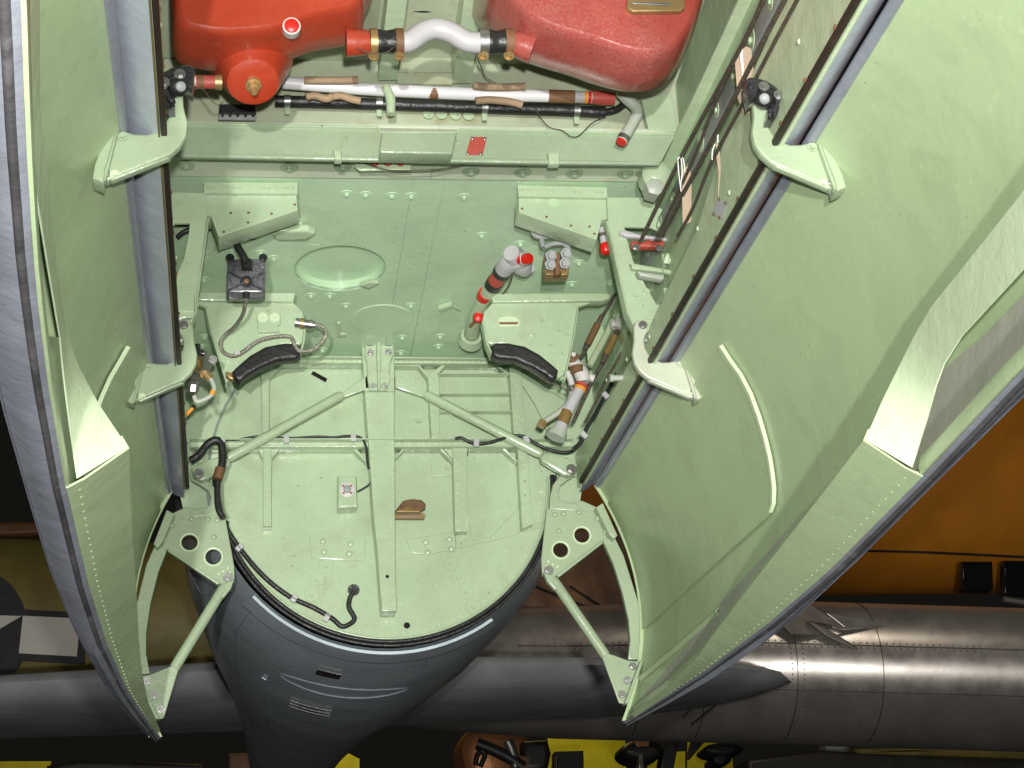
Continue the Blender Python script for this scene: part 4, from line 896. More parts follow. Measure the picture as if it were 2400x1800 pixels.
# ================================================================== small equipment on roof, frames and bulkhead
# black junction box with its conduit
t = thing('junction_box', 'glossy black junction box with crossed ribs on the bay roof', 'junction box')
A = YP(5.02)
plate('body', A, 'B', [(505, 645), (808, 640), (804, 800), (770, 812), (520, 812), (503, 795)], .07, 'scuffed_black', t, bevel=.005)
plate('back_plate', YP(5.075), 'B', [(510, 555), (802, 552), (808, 660), (508, 660)], .02, 'scuffed_black', t, bevel=.003)
for x in (528, 785): bolt(YP(5.055).pick('B', x, 545), (0, -1, 0), .013, 'black_paint', t, 'hex', 'bolt')
for a, b in (((515, 655), (620, 712)), ((798, 655), (690, 712)), ((515, 800), (620, 745)), ((795, 802), (690, 745))):
    tube('rib', PK(YP(5.019), 'B', [a, b]), .0035, 'black_paint', t, n=0, seg=6)
bp = YP(5.019).pick('B', 655, 730)
lathe('boss', bp + Vector((0, .01, 0)), bp + Vector((0, -.05, 0)), [(0, .021), (.012, .019), (.014, .01)], 'black_paint', t); bolt(bp + Vector((0, -.003, 0)), (0, -1, 0), .009, 'rust', t, 'dome', 'screw')
run('gland', 'B', [(655, 565), (658, 635)], .017, 'rubber', t, Y=YP(5.03), n=0, seg=12)
run('gland', 'B', [(654, 815), (654, 850)], .011, 'rubber', t, Y=YP(5.02), n=0, seg=10)
tag(run('power_cable', 'B', [(570, 415), (595, 470), (630, 530), (652, 575)], .0115, 'rubber', None, Y=YP(4.98)), 'thick black cable dropping from the left roof box into the junction box', 'cable')
t = thing('flexible_conduit', 'looping braided metal conduit from the junction box to a plated connector', 'conduit')
cpts = [(654, 845), (648, 900), (625, 990), (560, 1085), (495, 1140), (455, 1200), (470, 1270), (540, 1307), (620, 1280), (740, 1195), (860, 1160), (960, 1152), (1005, 1165), (1035, 1230), (1080, 1275), (1170, 1260), (1250, 1190), (1275, 1120), (1240, 1075), (1180, 1065)]
cy = [5.03, 5.06, 5.14, 5.25, 5.30] + [5.31] * 20
tube('conduit', [YP(cy[i]).pick('B', *q) for i, q in enumerate(cpts)], .0062, 'conduit', t, n=5, seg=8)
run('connector', 'B', [(1035, 1047), (1110, 1060), (1190, 1068)], 0, 'steel', t, Y=YP(5.31), n=0, rs=[.015, .015, .012], seg=14)
run('connector_ring', 'B', [(1075, 1052), (1100, 1056)], .0175, 'brass', t, Y=YP(5.31), n=0, seg=14)
run('knurled_ring', 'B', [(1140, 1062), (1165, 1066)], .0165, 'bare_metal', t, Y=YP(5.31), n=0, seg=12)
for x, y in ((520, 1115), (585, 1283)): plate('clip', YP(5.302), 'B', [(x - 22, y - 15), (x + 18, y - 18), (x + 22, y + 12), (x - 18, y + 15)], .004, 'silver_paint', t, bevel=.001)
# left side cables behind the frame
tag(run('curved_cable', 'B', [(118, 385), (170, 345), (250, 320), (330, 318), (405, 320)], .008, 'rubber', None, Y=YP(5.0)), 'black cable curving behind the left frame strip under the roof box', 'cable')
tag(run('thin_cable', 'B', [(118, 288), (170, 290), (230, 285), (290, 272), (360, 272), (400, 285)], .0045, 'rubber', None, Y=YP(5.02)), 'thin black cable above the curving black cable at the left frame', 'cable')
t = thing('black_fitting', 'black ribbed fitting half hidden behind the left sill', 'fitting')
plate('casting', YP(4.5), 'B', [(40, 545), (105, 505), (112, 540), (100, 660), (70, 740), (45, 735)], .05, 'black_paint', t, bevel=.012)
for y in (590, 660, 700): bolt(YP(4.448).pick('B', 72, y), (0, -1, 0), .014, 'black_paint', t, 'flatwasher', 'washer')
# left wall ledge plates around the mid hinge
t = thing('pressure_valve', 'worn brass and grey valve with looped pipe behind the left hinge', 'valve')
A = YP(5.05)
c0 = A.pick('B', 300, 1380)
lathe('valve_body', c0 + Vector((-.05, .05, .03)), c0 + Vector((.03, -.06, -.03)), [(0, .05), (.02, .055), (.05, .055), (.052, .048), (.075, .048), (.077, .03), (.09, .026)], 'steel', t, seg=24)
lathe('valve_cap', c0 + Vector((-.02, .0, .015)), c0 + Vector((-.05, -.06, -.06)), [(0, .034), (.03, .034), (.035, .024), (.06, .022)], 'bronze', t, seg=8)
bolt(c0 + Vector((.035, -.03, .005)), (.3, -1, -.2), .013, 'steel', t); bolt(c0 + Vector((.01, -.05, -.05)), (.3, -1, -.2), .013, 'brass', t)
run('neck', 'B', [(240, 1520), (240, 1585)], .017, 'steel', t, Y=YP(5.0), n=0, seg=8); run('collar', 'B', [(225, 1560), (262, 1565)], .02, 'bare_metal', t, Y=YP(5.0), n=0, seg=6)
run('loop_pipe', 'B', [(350, 1460), (385, 1500), (405, 1560), (385, 1610), (330, 1645), (270, 1662), (250, 1620)], .0075, 'pale_tube', t, Y=YP(4.99), n=5, seg=8)
run('colour_band', 'B', [(398, 1580), (385, 1610)], .0085, 'band_orange', t, Y=YP(4.988), n=0, seg=8); run('elbow', 'B', [(340, 1450), (375, 1490)], .013, 'brass', t, Y=YP(4.99), n=0, seg=8)
run('lever', 'B', [(275, 1220), (280, 1265), (300, 1285), (330, 1290)], .009, 'black_paint', t, Y=YP(5.0), seg=8)
t = thing('loose_fitting', 'small orange banded pipe end below the brass valve', 'pipe end')
run('tube', 4, [(1250, 985), (1205, 1030)], .006, 'band_orange', t, Y=YP(5.2), n=0, seg=8); run('nut', 4, [(1262, 970), (1248, 988)], .008, 'dark_metal', t, Y=YP(5.2), n=0, seg=6)
plate('left_ledge', YP(4.74), 4, [(1120, 240), (1262, 245), (1258, 398), (1190, 402), (1150, 420), (1115, 420)], .02, 'green', bpy.data.objects['side_frame_left'], bevel=.004)
plate('ledge_lip', YP(4.735), 4, [(1115, 352), (1258, 354), (1256, 362), (1115, 360)], .01, 'green_bright', bpy.data.objects['side_frame_left'], bevel=.002)

# fuel cock pipe with red cap (centre right roof)
t = thing('fuel_pipe', 'banded green pipe with silver elbow and bright red cap on the roof', 'pipe')
A = Plane(ROOF.o + ROOF.n * .055, ROOF.n, (1, 0, 0))
run('pipe', 5, [(845, 500), (862, 420), (890, 350), (935, 260), (960, 215)], 0, 'green', t, rs=[.027, .025, .024, .0235, .0235], seg=16)
run('flange', 5, [(845, 515), (838, 545)], 0, 'green', t, Y=Plane(ROOF.o + ROOF.n * .03, ROOF.n, (1, 0, 0)), n=0, rs=[.036, .045], seg=18)
run('red_band', 5, [(918, 232), (975, 262)], 0, 'red_paint', t, n=0, rs=[.0, .0], seg=8) if False else None
run('upper_pipe', 5, [(955, 225), (1005, 150)], .024, 'green', t, n=0, seg=16)
run('rubber_band', 5, [(980, 195), (1002, 162)], .028, 'rubber', t, n=0, seg=16)
run('hose', 5, [(1000, 165), (1040, 105)], .0265, 'red_paint', t, n=0, seg=16)
run('rubber_band', 5, [(1036, 112), (1052, 88)], .0295, 'rubber', t, n=0, seg=16)
run('elbow', 5, [(1048, 92), (1085, 50), (1130, 25), (1180, 10)], 0, 'silver_paint', t, rs=[.028, .031, .034, .031], seg=16)
run('elbow_body', 5, [(1100, -20), (1160, 50), (1190, 90)], 0, 'silver_paint', t, rs=[.026, .035, .026], seg=16)
run('elbow_lug', 5, [(1170, 60), (1235, 80)], .017, 'silver_paint', t, n=0, seg=12)
run('mouth', 5, [(1160, 20), (1205, 15)], .0215, 'silver_paint', t, Y=Plane(ROOF.o + ROOF.n * .075, ROOF.n, (1, 0, 0)), n=0, seg=20)
cp = Plane(ROOF.o + ROOF.n * .085, ROOF.n, (1, 0, 0)).pick(5, 1212, 15)
lathe('red_cap', cp + Vector((-.02, .03, .01)), cp + Vector((.03, -.05, -.02)), [(0, .0175), (.04, .0175), (.046, .015), (.048, .004)], 'red_cap', t, seg=24)
run('lock_wire', 5, [(1110, 120), (1085, 190), (1040, 250), (990, 265)], .003, 'cable', t, seg=6)
run('stripe', 5, [(922, 268), (938, 240)], .0248, 'red_cap', t, n=0, seg=16)
run('rod', 5, [(835, 455), (860, 430), (880, 408)], .006, 'rust', t, Y=Plane(ROOF.o + ROOF.n * .085, ROOF.n, (1, 0, 0)))
kp = Plane(ROOF.o + ROOF.n * .085, ROOF.n, (1, 0, 0)).pick(5, 890, 392)
kn = lathe('knob', kp + Vector((0, .02, .0)), kp + Vector((0, -.03, -.005)), [(0, .008), (.004, .016), (.014, .0195), (.026, .016), (.031, .006)], 'red_cap', t, seg=18)

# two-terminal block under the right roof box
t = thing('terminal_block', 'brass and silver two-terminal block with curved grey leads on the roof', 'terminal block')
A = YP(4.92)
plate('base', YP(4.95), 'C', [(222, 335), (385, 330), (380, 470), (222, 472)], .05, 'brass', t, bevel=.004)
plate('strap', YP(4.915), 'C', [(292, 320), (325, 318), (322, 465), (286, 470)], .03, 'rust', t, bevel=.004)
plate('lower_bar', YP(4.91), 'C', [(228, 440), (284, 442), (282, 472), (228, 470)], .03, 'brass', t, bevel=.004); plate('lower_bar', YP(4.91), 'C', [(330, 440), (382, 440), (378, 472), (328, 472)], .03, 'brass', t, bevel=.004)
for x, y in ((262, 315), (362, 300), (258, 375), (355, 365)):
    p = YP(4.90).pick('C', x, y); lathe('terminal', p + Vector((0, .03, .0)), p + Vector((0, -.04, -.03)), [(0, .018), (.03, .018), (.031, .013), (.045, .012)], 'grey_plate', t, seg=6)
run('lead', 'C', [(135, 150), (145, 195), (180, 215), (250, 212), (310, 208)], .0085, 'grey_plate', t, n=4); run('lead', 'C', [(205, 185), (200, 240), (210, 285)], .0085, 'grey_plate', t, n=4)
run('lead', 'C', [(215, 285), (270, 262), (340, 258), (375, 285), (378, 340)], .0085, 'grey_plate', t, n=4); run('lead', 'C', [(362, 235), (366, 290)], .008, 'grey_plate', t, n=0)
t = thing('capped_tube', 'short silver tube with bright red cap beside the right frame', 'tube')
run('tube', 'C', [(608, 160), (622, 265)], .0135, 'silver_paint', t, Y=YP(4.83), n=0, seg=14); run('ring', 'C', [(612, 195), (614, 218)], .0143, 'steel', t, Y=YP(4.83), n=0, seg=14)
run('red_cap', 'C', [(624, 262), (627, 275), (631, 318), (632, 330)], 0, 'red_cap', t, Y=YP(4.83), n=0, rs=[.016, .0178, .017, .011], seg=16)

# socket box and brown pulley bracket on the bulkhead
t = thing('socket_box', 'green box with round white and red socket left of the centre post', 'socket')
plate('box', YP(5.86), 'd', [(730, 1027), (770, 1028), (772, 1095), (730, 1098)], .07, 'green', t, bevel=.008)
sp0 = YP(5.859).pick('d', 750, 1058)
lathe('socket', sp0 + Vector((0, .005, 0)), sp0 + Vector((0, -.05, 0)), [(0, .026), (.006, .026), (.008, .022)], 'white', t, seg=24)
lathe('socket_core', sp0 + Vector((0, .005, 0)), sp0 + Vector((0, -.05, 0)), [(0, .013), (.016, .013), (.018, .01)], 'grey_plate', t, seg=16)
for k in range(4): bolt(sp0 + Vector((.018 * math.cos(.8 + k * 1.57), -.004, .018 * math.sin(.8 + k * 1.57))), (0, -1, 0), .004, 'red_paint', t, 'dome', 'screw')
tag(run('socket_lead', 'd', [(772, 1062), (790, 1052), (805, 1040)], .003, 'rubber', None, Y=YP(5.85)), 'short dark lead from the socket box to the centre post', 'wire')
t = thing('pulley_bracket', 'worn brown pulley bracket right of the bulkhead centre post', 'bracket')
plate('base', YP(5.895), 8, [(340, 5), (540, 8), (540, 42), (345, 40)], .025, 'wood', t, bevel=.004)
plate('cheek', YP(5.85), 5, [(345, 1660), (520, 1660), (480, 1630), (400, 1615)], .03, 'bronze', t, bevel=.004)
plate('pulley', YP(5.87), 5, [(345, 1655), (400, 1585), (450, 1572), (520, 1578), (548, 1605), (545, 1640), (510, 1655), (430, 1630), (370, 1655)], .02, 'rust', t, bevel=.006)
bolts(YP(5.895), 8, [(360, 22), (525, 25)], .01, 'brass', t); bolts(YP(5.85), 5, [(395, 1630), (470, 1634)], .007, 'rust', t, kind='dome')

# wiring on the bulkhead
def clipped(name, label, c, L, r, Y, clips, cat='cable'):
    t = thing(name, label, cat)
    run('wire', c, L, r, 'rubber', t, Y=YP(Y), n=5, seg=8)
    for (x, y, a) in clips:
        p = YP(Y - .004).pick(c, x, y); k = (YP(Y).pick(c, x + 12, y) - YP(Y).pick(c, x, y)).length
        box('clip', (-.009, -.004, -.013), (.009, .010, .013), 'silver_paint', t, bevel=.002, rot=Matrix.Rotation(a, 4, 'Y'), at=p)
    return t
clipped('bulkhead_wire', 'thin black wire clipped along the left of the bulkhead cross beam', 4, [(1440, 1188), (1540, 1190), (1680, 1168), (1860, 1180), (2060, 1170), (2160, 1175), (2260, 1165), (2340, 1178), (2372, 1240), (2380, 1320), (2390, 1380)], .0042, 5.835, [(1857, 1188, 0), (2290, 1178, 0)])
clipped('bulkhead_cable', 'black cable clipped along the right of the bulkhead cross beam', 5, [(738, 1185), (775, 1178), (820, 1200), (880, 1218), (960, 1208), (1040, 1185), (1120, 1165), (1190, 1172), (1260, 1215), (1340, 1252), (1460, 1275), (1530, 1235), (1575, 1150)], .0058, 5.80, [(875, 1210, .1), (1200, 1190, -.3)])
clipped('rim_cable', 'black cable bundle following the bulkhead rim from lower left', 8, [(-745, 60), (-735, 120), (-640, 260), (-500, 420), (-340, 545), (-180, 620), (-60, 690), (0, 740), (50, 728), (85, 690), (50, 620), (55, 560), (82, 510)], .0085, 5.90, [(-660, 230, .8), (-305, 560, .6), (-95, 685, .5)])
bolt(YP(5.925).pick(8, 80, 505), (0, -1, 0), .02, 'rubber', bpy.data.objects['rim_cable'], 'flatwasher', 'grommet')
t = thing('bent_hose', 'black rubber hose bent over beside the left brace end', 'hose')
run('hose', 4, [(1235, 1325), (1290, 1290), (1340, 1225), (1390, 1195), (1430, 1210), (1442, 1260), (1442, 1330), (1430, 1400)], .0135, 'rubber', t, Y=YP(5.72), n=5, seg=10)
run('joint', 4, [(1430, 1375), (1408, 1445)], .017, 'rust', t, Y=YP(5.72), n=0, seg=10)
run('tail', 4, [(1412, 1440), (1408, 1540), (1416, 1640), (1450, 1700)], .010, 'rubber', t, Y=YP(5.74), n=4, seg=8)
plate('clip', YP(5.71), 4, [(1432, 1178), (1460, 1182), (1458, 1205), (1430, 1202)], .004, 'silver_paint', t, bevel=.001)

# ================================================================== control runs on the right wall
XC = XP(.63)
labs = ['uppermost control cable on the right wall, running to the red guide', 'second control cable from the top on the right wall, close to the first', 'third control cable on the right wall, passing over paper tags', 'lowest and most outboard control cable on the right wall']
for lab, c, L, r in ((labs[0], 'D', [(1090, -400), (910, 0), (780, 290), (350, 1080), (70, 1659)], .0055), (labs[1], 'D', [(1100, -400), (920, 0), (800, 240), (590, 690), (440, 1080), (180, 1640)], .0045), (labs[2], 'D', [(1270, -400), (1065, 0), (880, 350), (610, 880), (330, 1400), (210, 1640)], .0058), (labs[3], 'D', [(1360, -400), (1150, 0), (1000, 280), (740, 780), (540, 1160), (430, 1440), (320, 1640)], .0045)):
    tag(tube('control_cable', PK(XC, c, L), r, 'cable', None, n=3, seg=8), lab, 'cable', 'control cables')
for lab, c, L, r, m_ in (('dark rod with rubber sleeve, leftmost of the control rods in the right corner', 'C', [(725, 520), (670, 640), (600, 760), (520, 930), (450, 1040)], .0055, 'cable'),
                         ('long thin rod beside the bronze turnbuckle in the right corner', 'C', [(770, 690), (720, 830), (610, 1050), (520, 1220), (410, 1460)], .0062, 'cable'),
                         ('dark rod along the right wall, rightmost of the control rods', 'C', [(800, 820), (730, 1000), (620, 1190), (560, 1330), (490, 1460)], .0045, 'cable')):
    tag(tube('control_rod', PK(YP(5.45), c, L), r, m_, None, n=3, seg=8), lab, 'rod', 'control rods')
t = thing('turnbuckle', 'dark brown turnbuckle on the leftmost control rod', 'turnbuckle')
run('barrel', 'C', [(575, 800), (505, 940)], 0, 'rust', t, Y=YP(5.44), n=0, rs=[.012, .012], seg=10); run('end', 'C', [(605, 740), (575, 800)], .008, 'cable', t, Y=YP(5.44), n=0, seg=8); run('end', 'C', [(510, 930), (490, 970)], .008, 'cable', t, Y=YP(5.44), n=0, seg=8)
t = thing('turnbuckle', 'bronze turnbuckle with white painted end on the long thin rod', 'turnbuckle')
run('barrel', 'C', [(690, 880), (628, 1005)], .0125, 'bronze', t, Y=YP(5.44), n=0, seg=10); run('end', 'C', [(715, 830), (690, 880)], .009, 'cable', t, Y=YP(5.44), n=0, seg=8); run('end', 'C', [(628, 1005), (605, 1065)], .009, 'cable', t, Y=YP(5.44), n=0, seg=8)
run('white_end', 'C', [(708, 770), (700, 800), (692, 828)], 0, 'white', t, Y=YP(5.43), n=0, rs=[.014, .021, .017], seg=12); run('tube', 'C', [(770, 680), (706, 790)], .018, 'green', t, Y=YP(5.45), n=0, seg=12)
t = thing('push_rod', 'thick green push rod running down the right corner', 'rod')
run('rod', 'C', [(745, 660), (520, 1080)], .012, 'green', t, Y=YP(5.5), n=0, seg=10)
t = thing('sleeved_cable', 'black rubber sleeved cable looping down the right wall to the corner', 'cable')
run('cable', 'C', [(765, 890), (770, 940), (775, 1000), (740, 1040), (690, 1160), (630, 1270), (560, 1400), (500, 1500), (470, 1580), (410, 1640)], .007, 'rubber', t, Y=YP(5.55), n=4, seg=8)
for x, y in ((768, 1005), (628, 1280), (482, 1545)): box('clip', (-.012, -.008, -.008), (.012, .01, .008), 'silver_paint', t, bevel=.002, rot=Matrix.Rotation(.9, 4, 'Y'), at=YP(5.54).pick('C', x, y))
t = thing('hydraulic_pipe', 'white and silver hydraulic pipe assembly with orange stains in the right corner', 'pipe')
A = YP(5.42)
run('upper_body', 'C', [(400, 1045), (440, 1090), (470, 1140), (480, 1190)], 0, 'white', t, rs=[.018, .024, .026, .022], seg=14)
run('red_ring', 'C', [(468, 1205), (460, 1222)], .0225, 'red_paint', t, n=0, seg=14); run('orange_ring', 'C', [(458, 1225), (450, 1245)], .021, 'band_orange', t, n=0, seg=14)
run('main_tube', 'C', [(450, 1240), (410, 1310), (370, 1390)], .0195, 'silver_paint', t, n=0, seg=14); run('brown_wrap', 'C', [(368, 1385), (335, 1475)], .0205, 'bronze', t, n=0, seg=14)
run('lower_tube', 'C', [(335, 1470), (310, 1530)], 0, 'silver_paint', t, n=0, rs=[.021, .027], seg=14); run('base_flange', 'C', [(308, 1520), (290, 1560)], 0, 'pale_tube', t, n=0, rs=[.032, .035], seg=8)
run('side_arm', 'C', [(475, 1130), (510, 1150), (550, 1165)], 0, 'white', t, rs=[.017, .012, .014], seg=10); run('rust_mark', 'C', [(432, 1085), (440, 1130)], .0245, 'rust', t, Y=YP(5.412), n=0, seg=10)
run('branch', 'C', [(370, 1120), (395, 1180), (405, 1240)], .0105, 'white', t, seg=10); run('branch_pipe', 'C', [(405, 1240), (385, 1310), (340, 1370), (270, 1420), (205, 1460)], .0095, 'pale_tube', t, seg=10)
run('pipe_nut', 'C', [(212, 1450), (190, 1485)], .0145, 'brass', t, n=0, seg=6); run('joint', 'C', [(398, 1215), (410, 1255)], .0135, 'steel', t, n=0, seg=8)
p = YP(5.38).pick('C', 412, 1005); lathe('knob', p + Vector((0, .03, 0)), p + Vector((0, -.02, -.005)), [(0, .018), (.02, .018), (.022, .01), (.03, .01)], 'rust', t, seg=12); bolt(p + Vector((0, -.005, 0)), (0, -1, 0), .009, 'white', t, 'dome', 'screw')
run('split_pin', 'C', [(425, 1012), (465, 1005)], .002, 'cable', t, Y=YP(5.37), n=0, seg=5)
tag(run('pad_wire', 'C', [(50, 1040), (100, 1100), (180, 1150), (240, 1190), (300, 1205), (345, 1235), (385, 1252)], .0022, 'cable', None, Y=YP(5.34)), 'thin wire trailing from under the right crutch pad', 'wire')
t = thing('pale_rod', 'short pale rod end sticking out of the right wall', 'rod')
run('rod', 'C', [(660, 1162), (740, 1160), (800, 1170)], .010, 'pale_tube', t, Y=YP(5.1), n=0, seg=10); run('end', 'C', [(655, 1162), (675, 1162)], .013, 'pale_tube', t, Y=YP(5.1), n=0, seg=8)
plate('wall_gusset', YP(5.5), 'C', [(500, 940), (600, 800), (640, 900), (510, 1080)], .01, 'green_wall', bpy.data.objects['bay_wall_right'])
t = thing('roof_corner_bolt', 'green pulley housing with large steel nut at the right end of spar', 'fitting')
p = YP(4.55).pick('D', 175, 1210); lathe('housing', p + Vector((0, .05, .0)), p + Vector((0, -.05, -.01)), [(0, .045), (.06, .045), (.075, .03), (.078, .008)], 'green', t, seg=24)
p = YP(4.55).pick('D', 155, 1300); lathe('nut', p + Vector((0, .04, 0)), p + Vector((0, -.05, -.01)), [(0, .028), (.06, .028), (.064, .022)], 'pale_tube', t, seg=6)

# paper tags on strings
def paper_tag(label, c, L, Y, strings, curl=.004):
    t = thing('paper_tag', label, 'tag', 'brown paper tags')
    A = Y if isinstance(Y, Plane) else YP(Y)
    P_ = PK(A, c, L); n = len(P_)
    poly('card', [p + Vector((0, curl * math.sin(i * 2.1), 0)) for i, p in enumerate(P_)], [tuple(range(n))], 'card', t, solid=.0012)
    for S_ in strings: run('string', c, S_, .0016, 'string', t, Y=Plane(A.o + A.n * .012, A.n, A.e1), n=4, seg=5)
TG = Plane((.61, 3.6, 2.1), (-.7, -1, -.2), (1, 0, 0))
paper_tag('long brown paper tag behind the black bracket, tied with white string', 'D', [(740, 370), (800, 318), (830, 345), (848, 480), (832, 775), (780, 810), (738, 680), (722, 430)], TG, [[(752, 330), (758, 400), (770, 500)], [(772, 290), (765, 350), (775, 470), (768, 525)], [(782, 285), (770, 345), (772, 440)]])
paper_tag('small brown paper tag peeking out above the black bracket, on white string', 'D', [(925, 450), (985, 420), (970, 480), (940, 530), (915, 520)], Plane((.63, 3.5, 2.05), (-.7, -1, -.2), (1, 0, 0)), [[(945, 345), (960, 325), (985, 345), (980, 400), (972, 450)], [(960, 335), (950, 380), (972, 445)]])
paper_tag('narrow curled brown tag seen edge-on above the blank silver plate', 'D', [(585, 985), (598, 980), (612, 1060), (620, 1180), (605, 1370), (598, 1360), (606, 1200), (590, 1080)], Plane((.62, 3.8, 2.05), (-.7, -1, -.2), (1, 0, 0)), [[(590, 900), (600, 940), (596, 990)], [(612, 890), (598, 930), (602, 985)], [(580, 1000), (562, 1050), (560, 1110)]], .002)
paper_tag('pointed brown paper tag hanging low on the control cables, near the spar end', 'D', [(352, 1180), (380, 1155), (402, 1165), (418, 1250), (418, 1530), (355, 1580), (352, 1300)], Plane((.62, 4.1, 2.1), (-.7, -1, -.2), (1, 0, 0)), [[(320, 1110), (335, 1090), (360, 1105), (372, 1200)], [(322, 1115), (328, 1200), (345, 1330)], [(345, 1100), (352, 1190), (340, 1300)]])

# ================================================================== other aircraft behind
def lathe_x(name, stations, y, material, parent, seg=44, slope=0.0):
    Vv = []; Ff = []
    for (x, z, rz, ry) in stations:
        for k in range(seg):
            a = 2 * math.pi * k / seg; Vv.append((x, y + slope * (x - 4) + ry * math.cos(a), z + rz * math.sin(a)))
    for i in range(len(stations) - 1):
        for k in range(seg): Ff.append((i * seg + k, i * seg + (k + 1) % seg, (i + 1) * seg + (k + 1) % seg, (i + 1) * seg + k))
    return poly(name, Vv, Ff, material, parent, smooth=60)
# bare-metal fuselage
t = thing('silver_aircraft', 'bare metal aircraft fuselage passing behind the right door', 'aircraft')
yS = 14.5
qS = YP(yS - .6)
def zat(c, x, y, Y): return YP(Y).pick(c, x, y)
zt, zb = zat('d', 1950, 1285, yS).z, zat('d', 1950, 1585, yS).z
cz, rz = (zt + zb) / 2, (zt - zb) / 2
st = [(0.35, cz + .30, rz * .78, .6), (2.2, cz + .1, rz * .92, .66), (3.6, cz, rz, .7), (9.0, cz - .62, rz * .95, .72)]
lathe_x('fuselage', st, yS, 'aluminium', t, slope=-.24)
def on_fus(x, a, lift=.004):
    for s_, q in zip(st, st[1:]):
        if x <= q[0]:
            u = (x - s_[0]) / (q[0] - s_[0]); zc, rr1, rr2 = [s_[i] + (q[i] - s_[i]) * u for i in (1, 2, 3)]
            return Vector((x, yS - .24 * (x - 4) - (rr2 + lift) * math.cos(a), zc + (rr1 + lift) * math.sin(a)))
for x in (2.75, 3.25, 3.95, 4.6): tube('panel_seam', [on_fus(x, math.radians(-80 + 10 * k)) for k in range(17)], .0035, 'dark_metal', t, n=0, seg=4)
for a in (8, -28): tube('panel_seam', [on_fus(1.8 + .35 * k, math.radians(a)) for k in range(14)], .0035, 'dark_metal', t, n=0, seg=4)
rv = []
for x in (2.71, 3.21, 3.91, 4.0): rv += [(on_fus(x, math.radians(-60 + 4 * k)), (0, -1, 0)) for k in range(32)]
for a in (10, 6, -26): rv += [(on_fus(1.9 + .05 * k, math.radians(a)), (0, -1, 0)) for k in range(70)]
rivet_row('rivet_lines', rv, .007, 'aluminium_dull', t)
A = YP(yS - .8)
plate('aerial_strut', A, 9, [(800, 705), (860, 715), (1000, 790), (1215, 925), (1190, 930), (940, 810)], .05, 'aluminium_dull', t, bevel=.015)
plate('aerial_plate', A, 9, [(930, 655), (1300, 715), (1310, 742), (1000, 765), (960, 740), (1040, 740)], .02, 'aluminium', t, bevel=.006)
plate('strut_fairing', YP(yS - .75), 9, [(560, 640), (820, 590), (1050, 745), (830, 710), (930, 800), (700, 790)], .04, 'aluminium_dull', t, bevel=.012)
# orange aircraft
t = thing('orange_aircraft', 'orange aircraft fuselage with dark square windows above the bare metal one', 'aircraft')
yO = 17.5
z0, z1 = zat('d', 2000, 1275, yO).z, zat('d', 2000, 640, yO).z
lathe_x('fuselage', [(1.2, (z0 + z1) / 2 - .15, (z1 - z0) / 2 * 1.05, 1.0), (4.5, (z0 + z1) / 2, (z1 - z0) / 2, 1.1), (12, (z0 + z1) / 2 - .1, (z1 - z0) / 2, 1.1)], yO, 'orange_paint', t)
plate('window', YP(yO - 1.0), 9, [(1815, 318), (2010, 318), (2016, 500), (2000, 512), (1825, 508), (1812, 495)], .12, 'glass_dark', t, bevel=.02)
plate('window', YP(yO - 1.0), 9, [(2085, 312), (2400, 315), (2400, 540), (2085, 530)], .12, 'glass_dark', t, bevel=.02)
tube('panel_seam', PK(YP(yO - 1.12), 9, [(1180, 252), (1600, 262), (2212, 292)]), .012, 'dark_metal', t, n=3, seg=5)
tube('sill_strip', PK(YP(yO - .95), 9, [(2080, 565), (2300, 600)]), .03, 'aluminium', t, n=0, seg=6)
t = thing('shade_painted_hull', 'brown painted shade on orange fairing visible between bulkhead rim and right support frame', 'aircraft')
plate('hull', YP(15.6), 8, smooth_px([(950, 300), (1200, 100), (1500, 40), (1900, 60), (2000, 500), (1900, 790), (1700, 790), (1500, 765), (1250, 700), (1090, 640), (960, 560)]), .5, 'orange_dark', t, bevel=.2)  # part of the orange fuselage, its shade put into the brown colour
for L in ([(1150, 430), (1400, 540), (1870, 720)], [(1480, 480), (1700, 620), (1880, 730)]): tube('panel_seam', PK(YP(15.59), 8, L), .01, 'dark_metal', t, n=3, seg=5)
# olive aircraft with star-and-bar
t = thing('olive_aircraft', 'olive yellow fuselage with black and white star and bar, far left', 'aircraft')
yV = 15.5
z1, z0 = zat('d', 200, 1165, yV).z, zat('d', 200, 1560, yV).z
lathe_x('fuselage', [(-7, (z0 + z1) / 2, (z1 - z0) / 2 * 1.05, .7), (-2.5, (z0 + z1) / 2, (z1 - z0) / 2, .7), (1.0, (z0 + z1) / 2, (z1 - z0) / 2 * .8, .6)], yV, 'olive', t)
A = YP(yV - .72)
plate('insignia_disc', A, 7, [(-130 + 310 * math.cos(k * math.pi / 24), 770 + 390 * math.sin(k * math.pi / 24)) for k in range(48)], .02, 'dark_blue', t, bevel=0)
plate('insignia_border', YP(yV - .725), 7, [(120, 630), (548, 650), (545, 985), (115, 960)], .02, 'dark_blue', t, bevel=0)
plate('insignia_bar', YP(yV - .73), 7, [(148, 672), (520, 690), (498, 936), (122, 915)], .02, 'insignia_white', t, bevel=0)
plate('insignia_star_point', YP(yV - .73), 7, [(-60, 668), (140, 674), (-60, 790)], .02, 'insignia_white', t, bevel=0)
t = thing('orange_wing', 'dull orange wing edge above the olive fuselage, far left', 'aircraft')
plate('wing_edge', YP(17), 7, [(-200, 85), (60, 50), (300, 60), (330, 140), (100, 155), (-200, 140)], .8, 'orange_dark', t, bevel=.05)
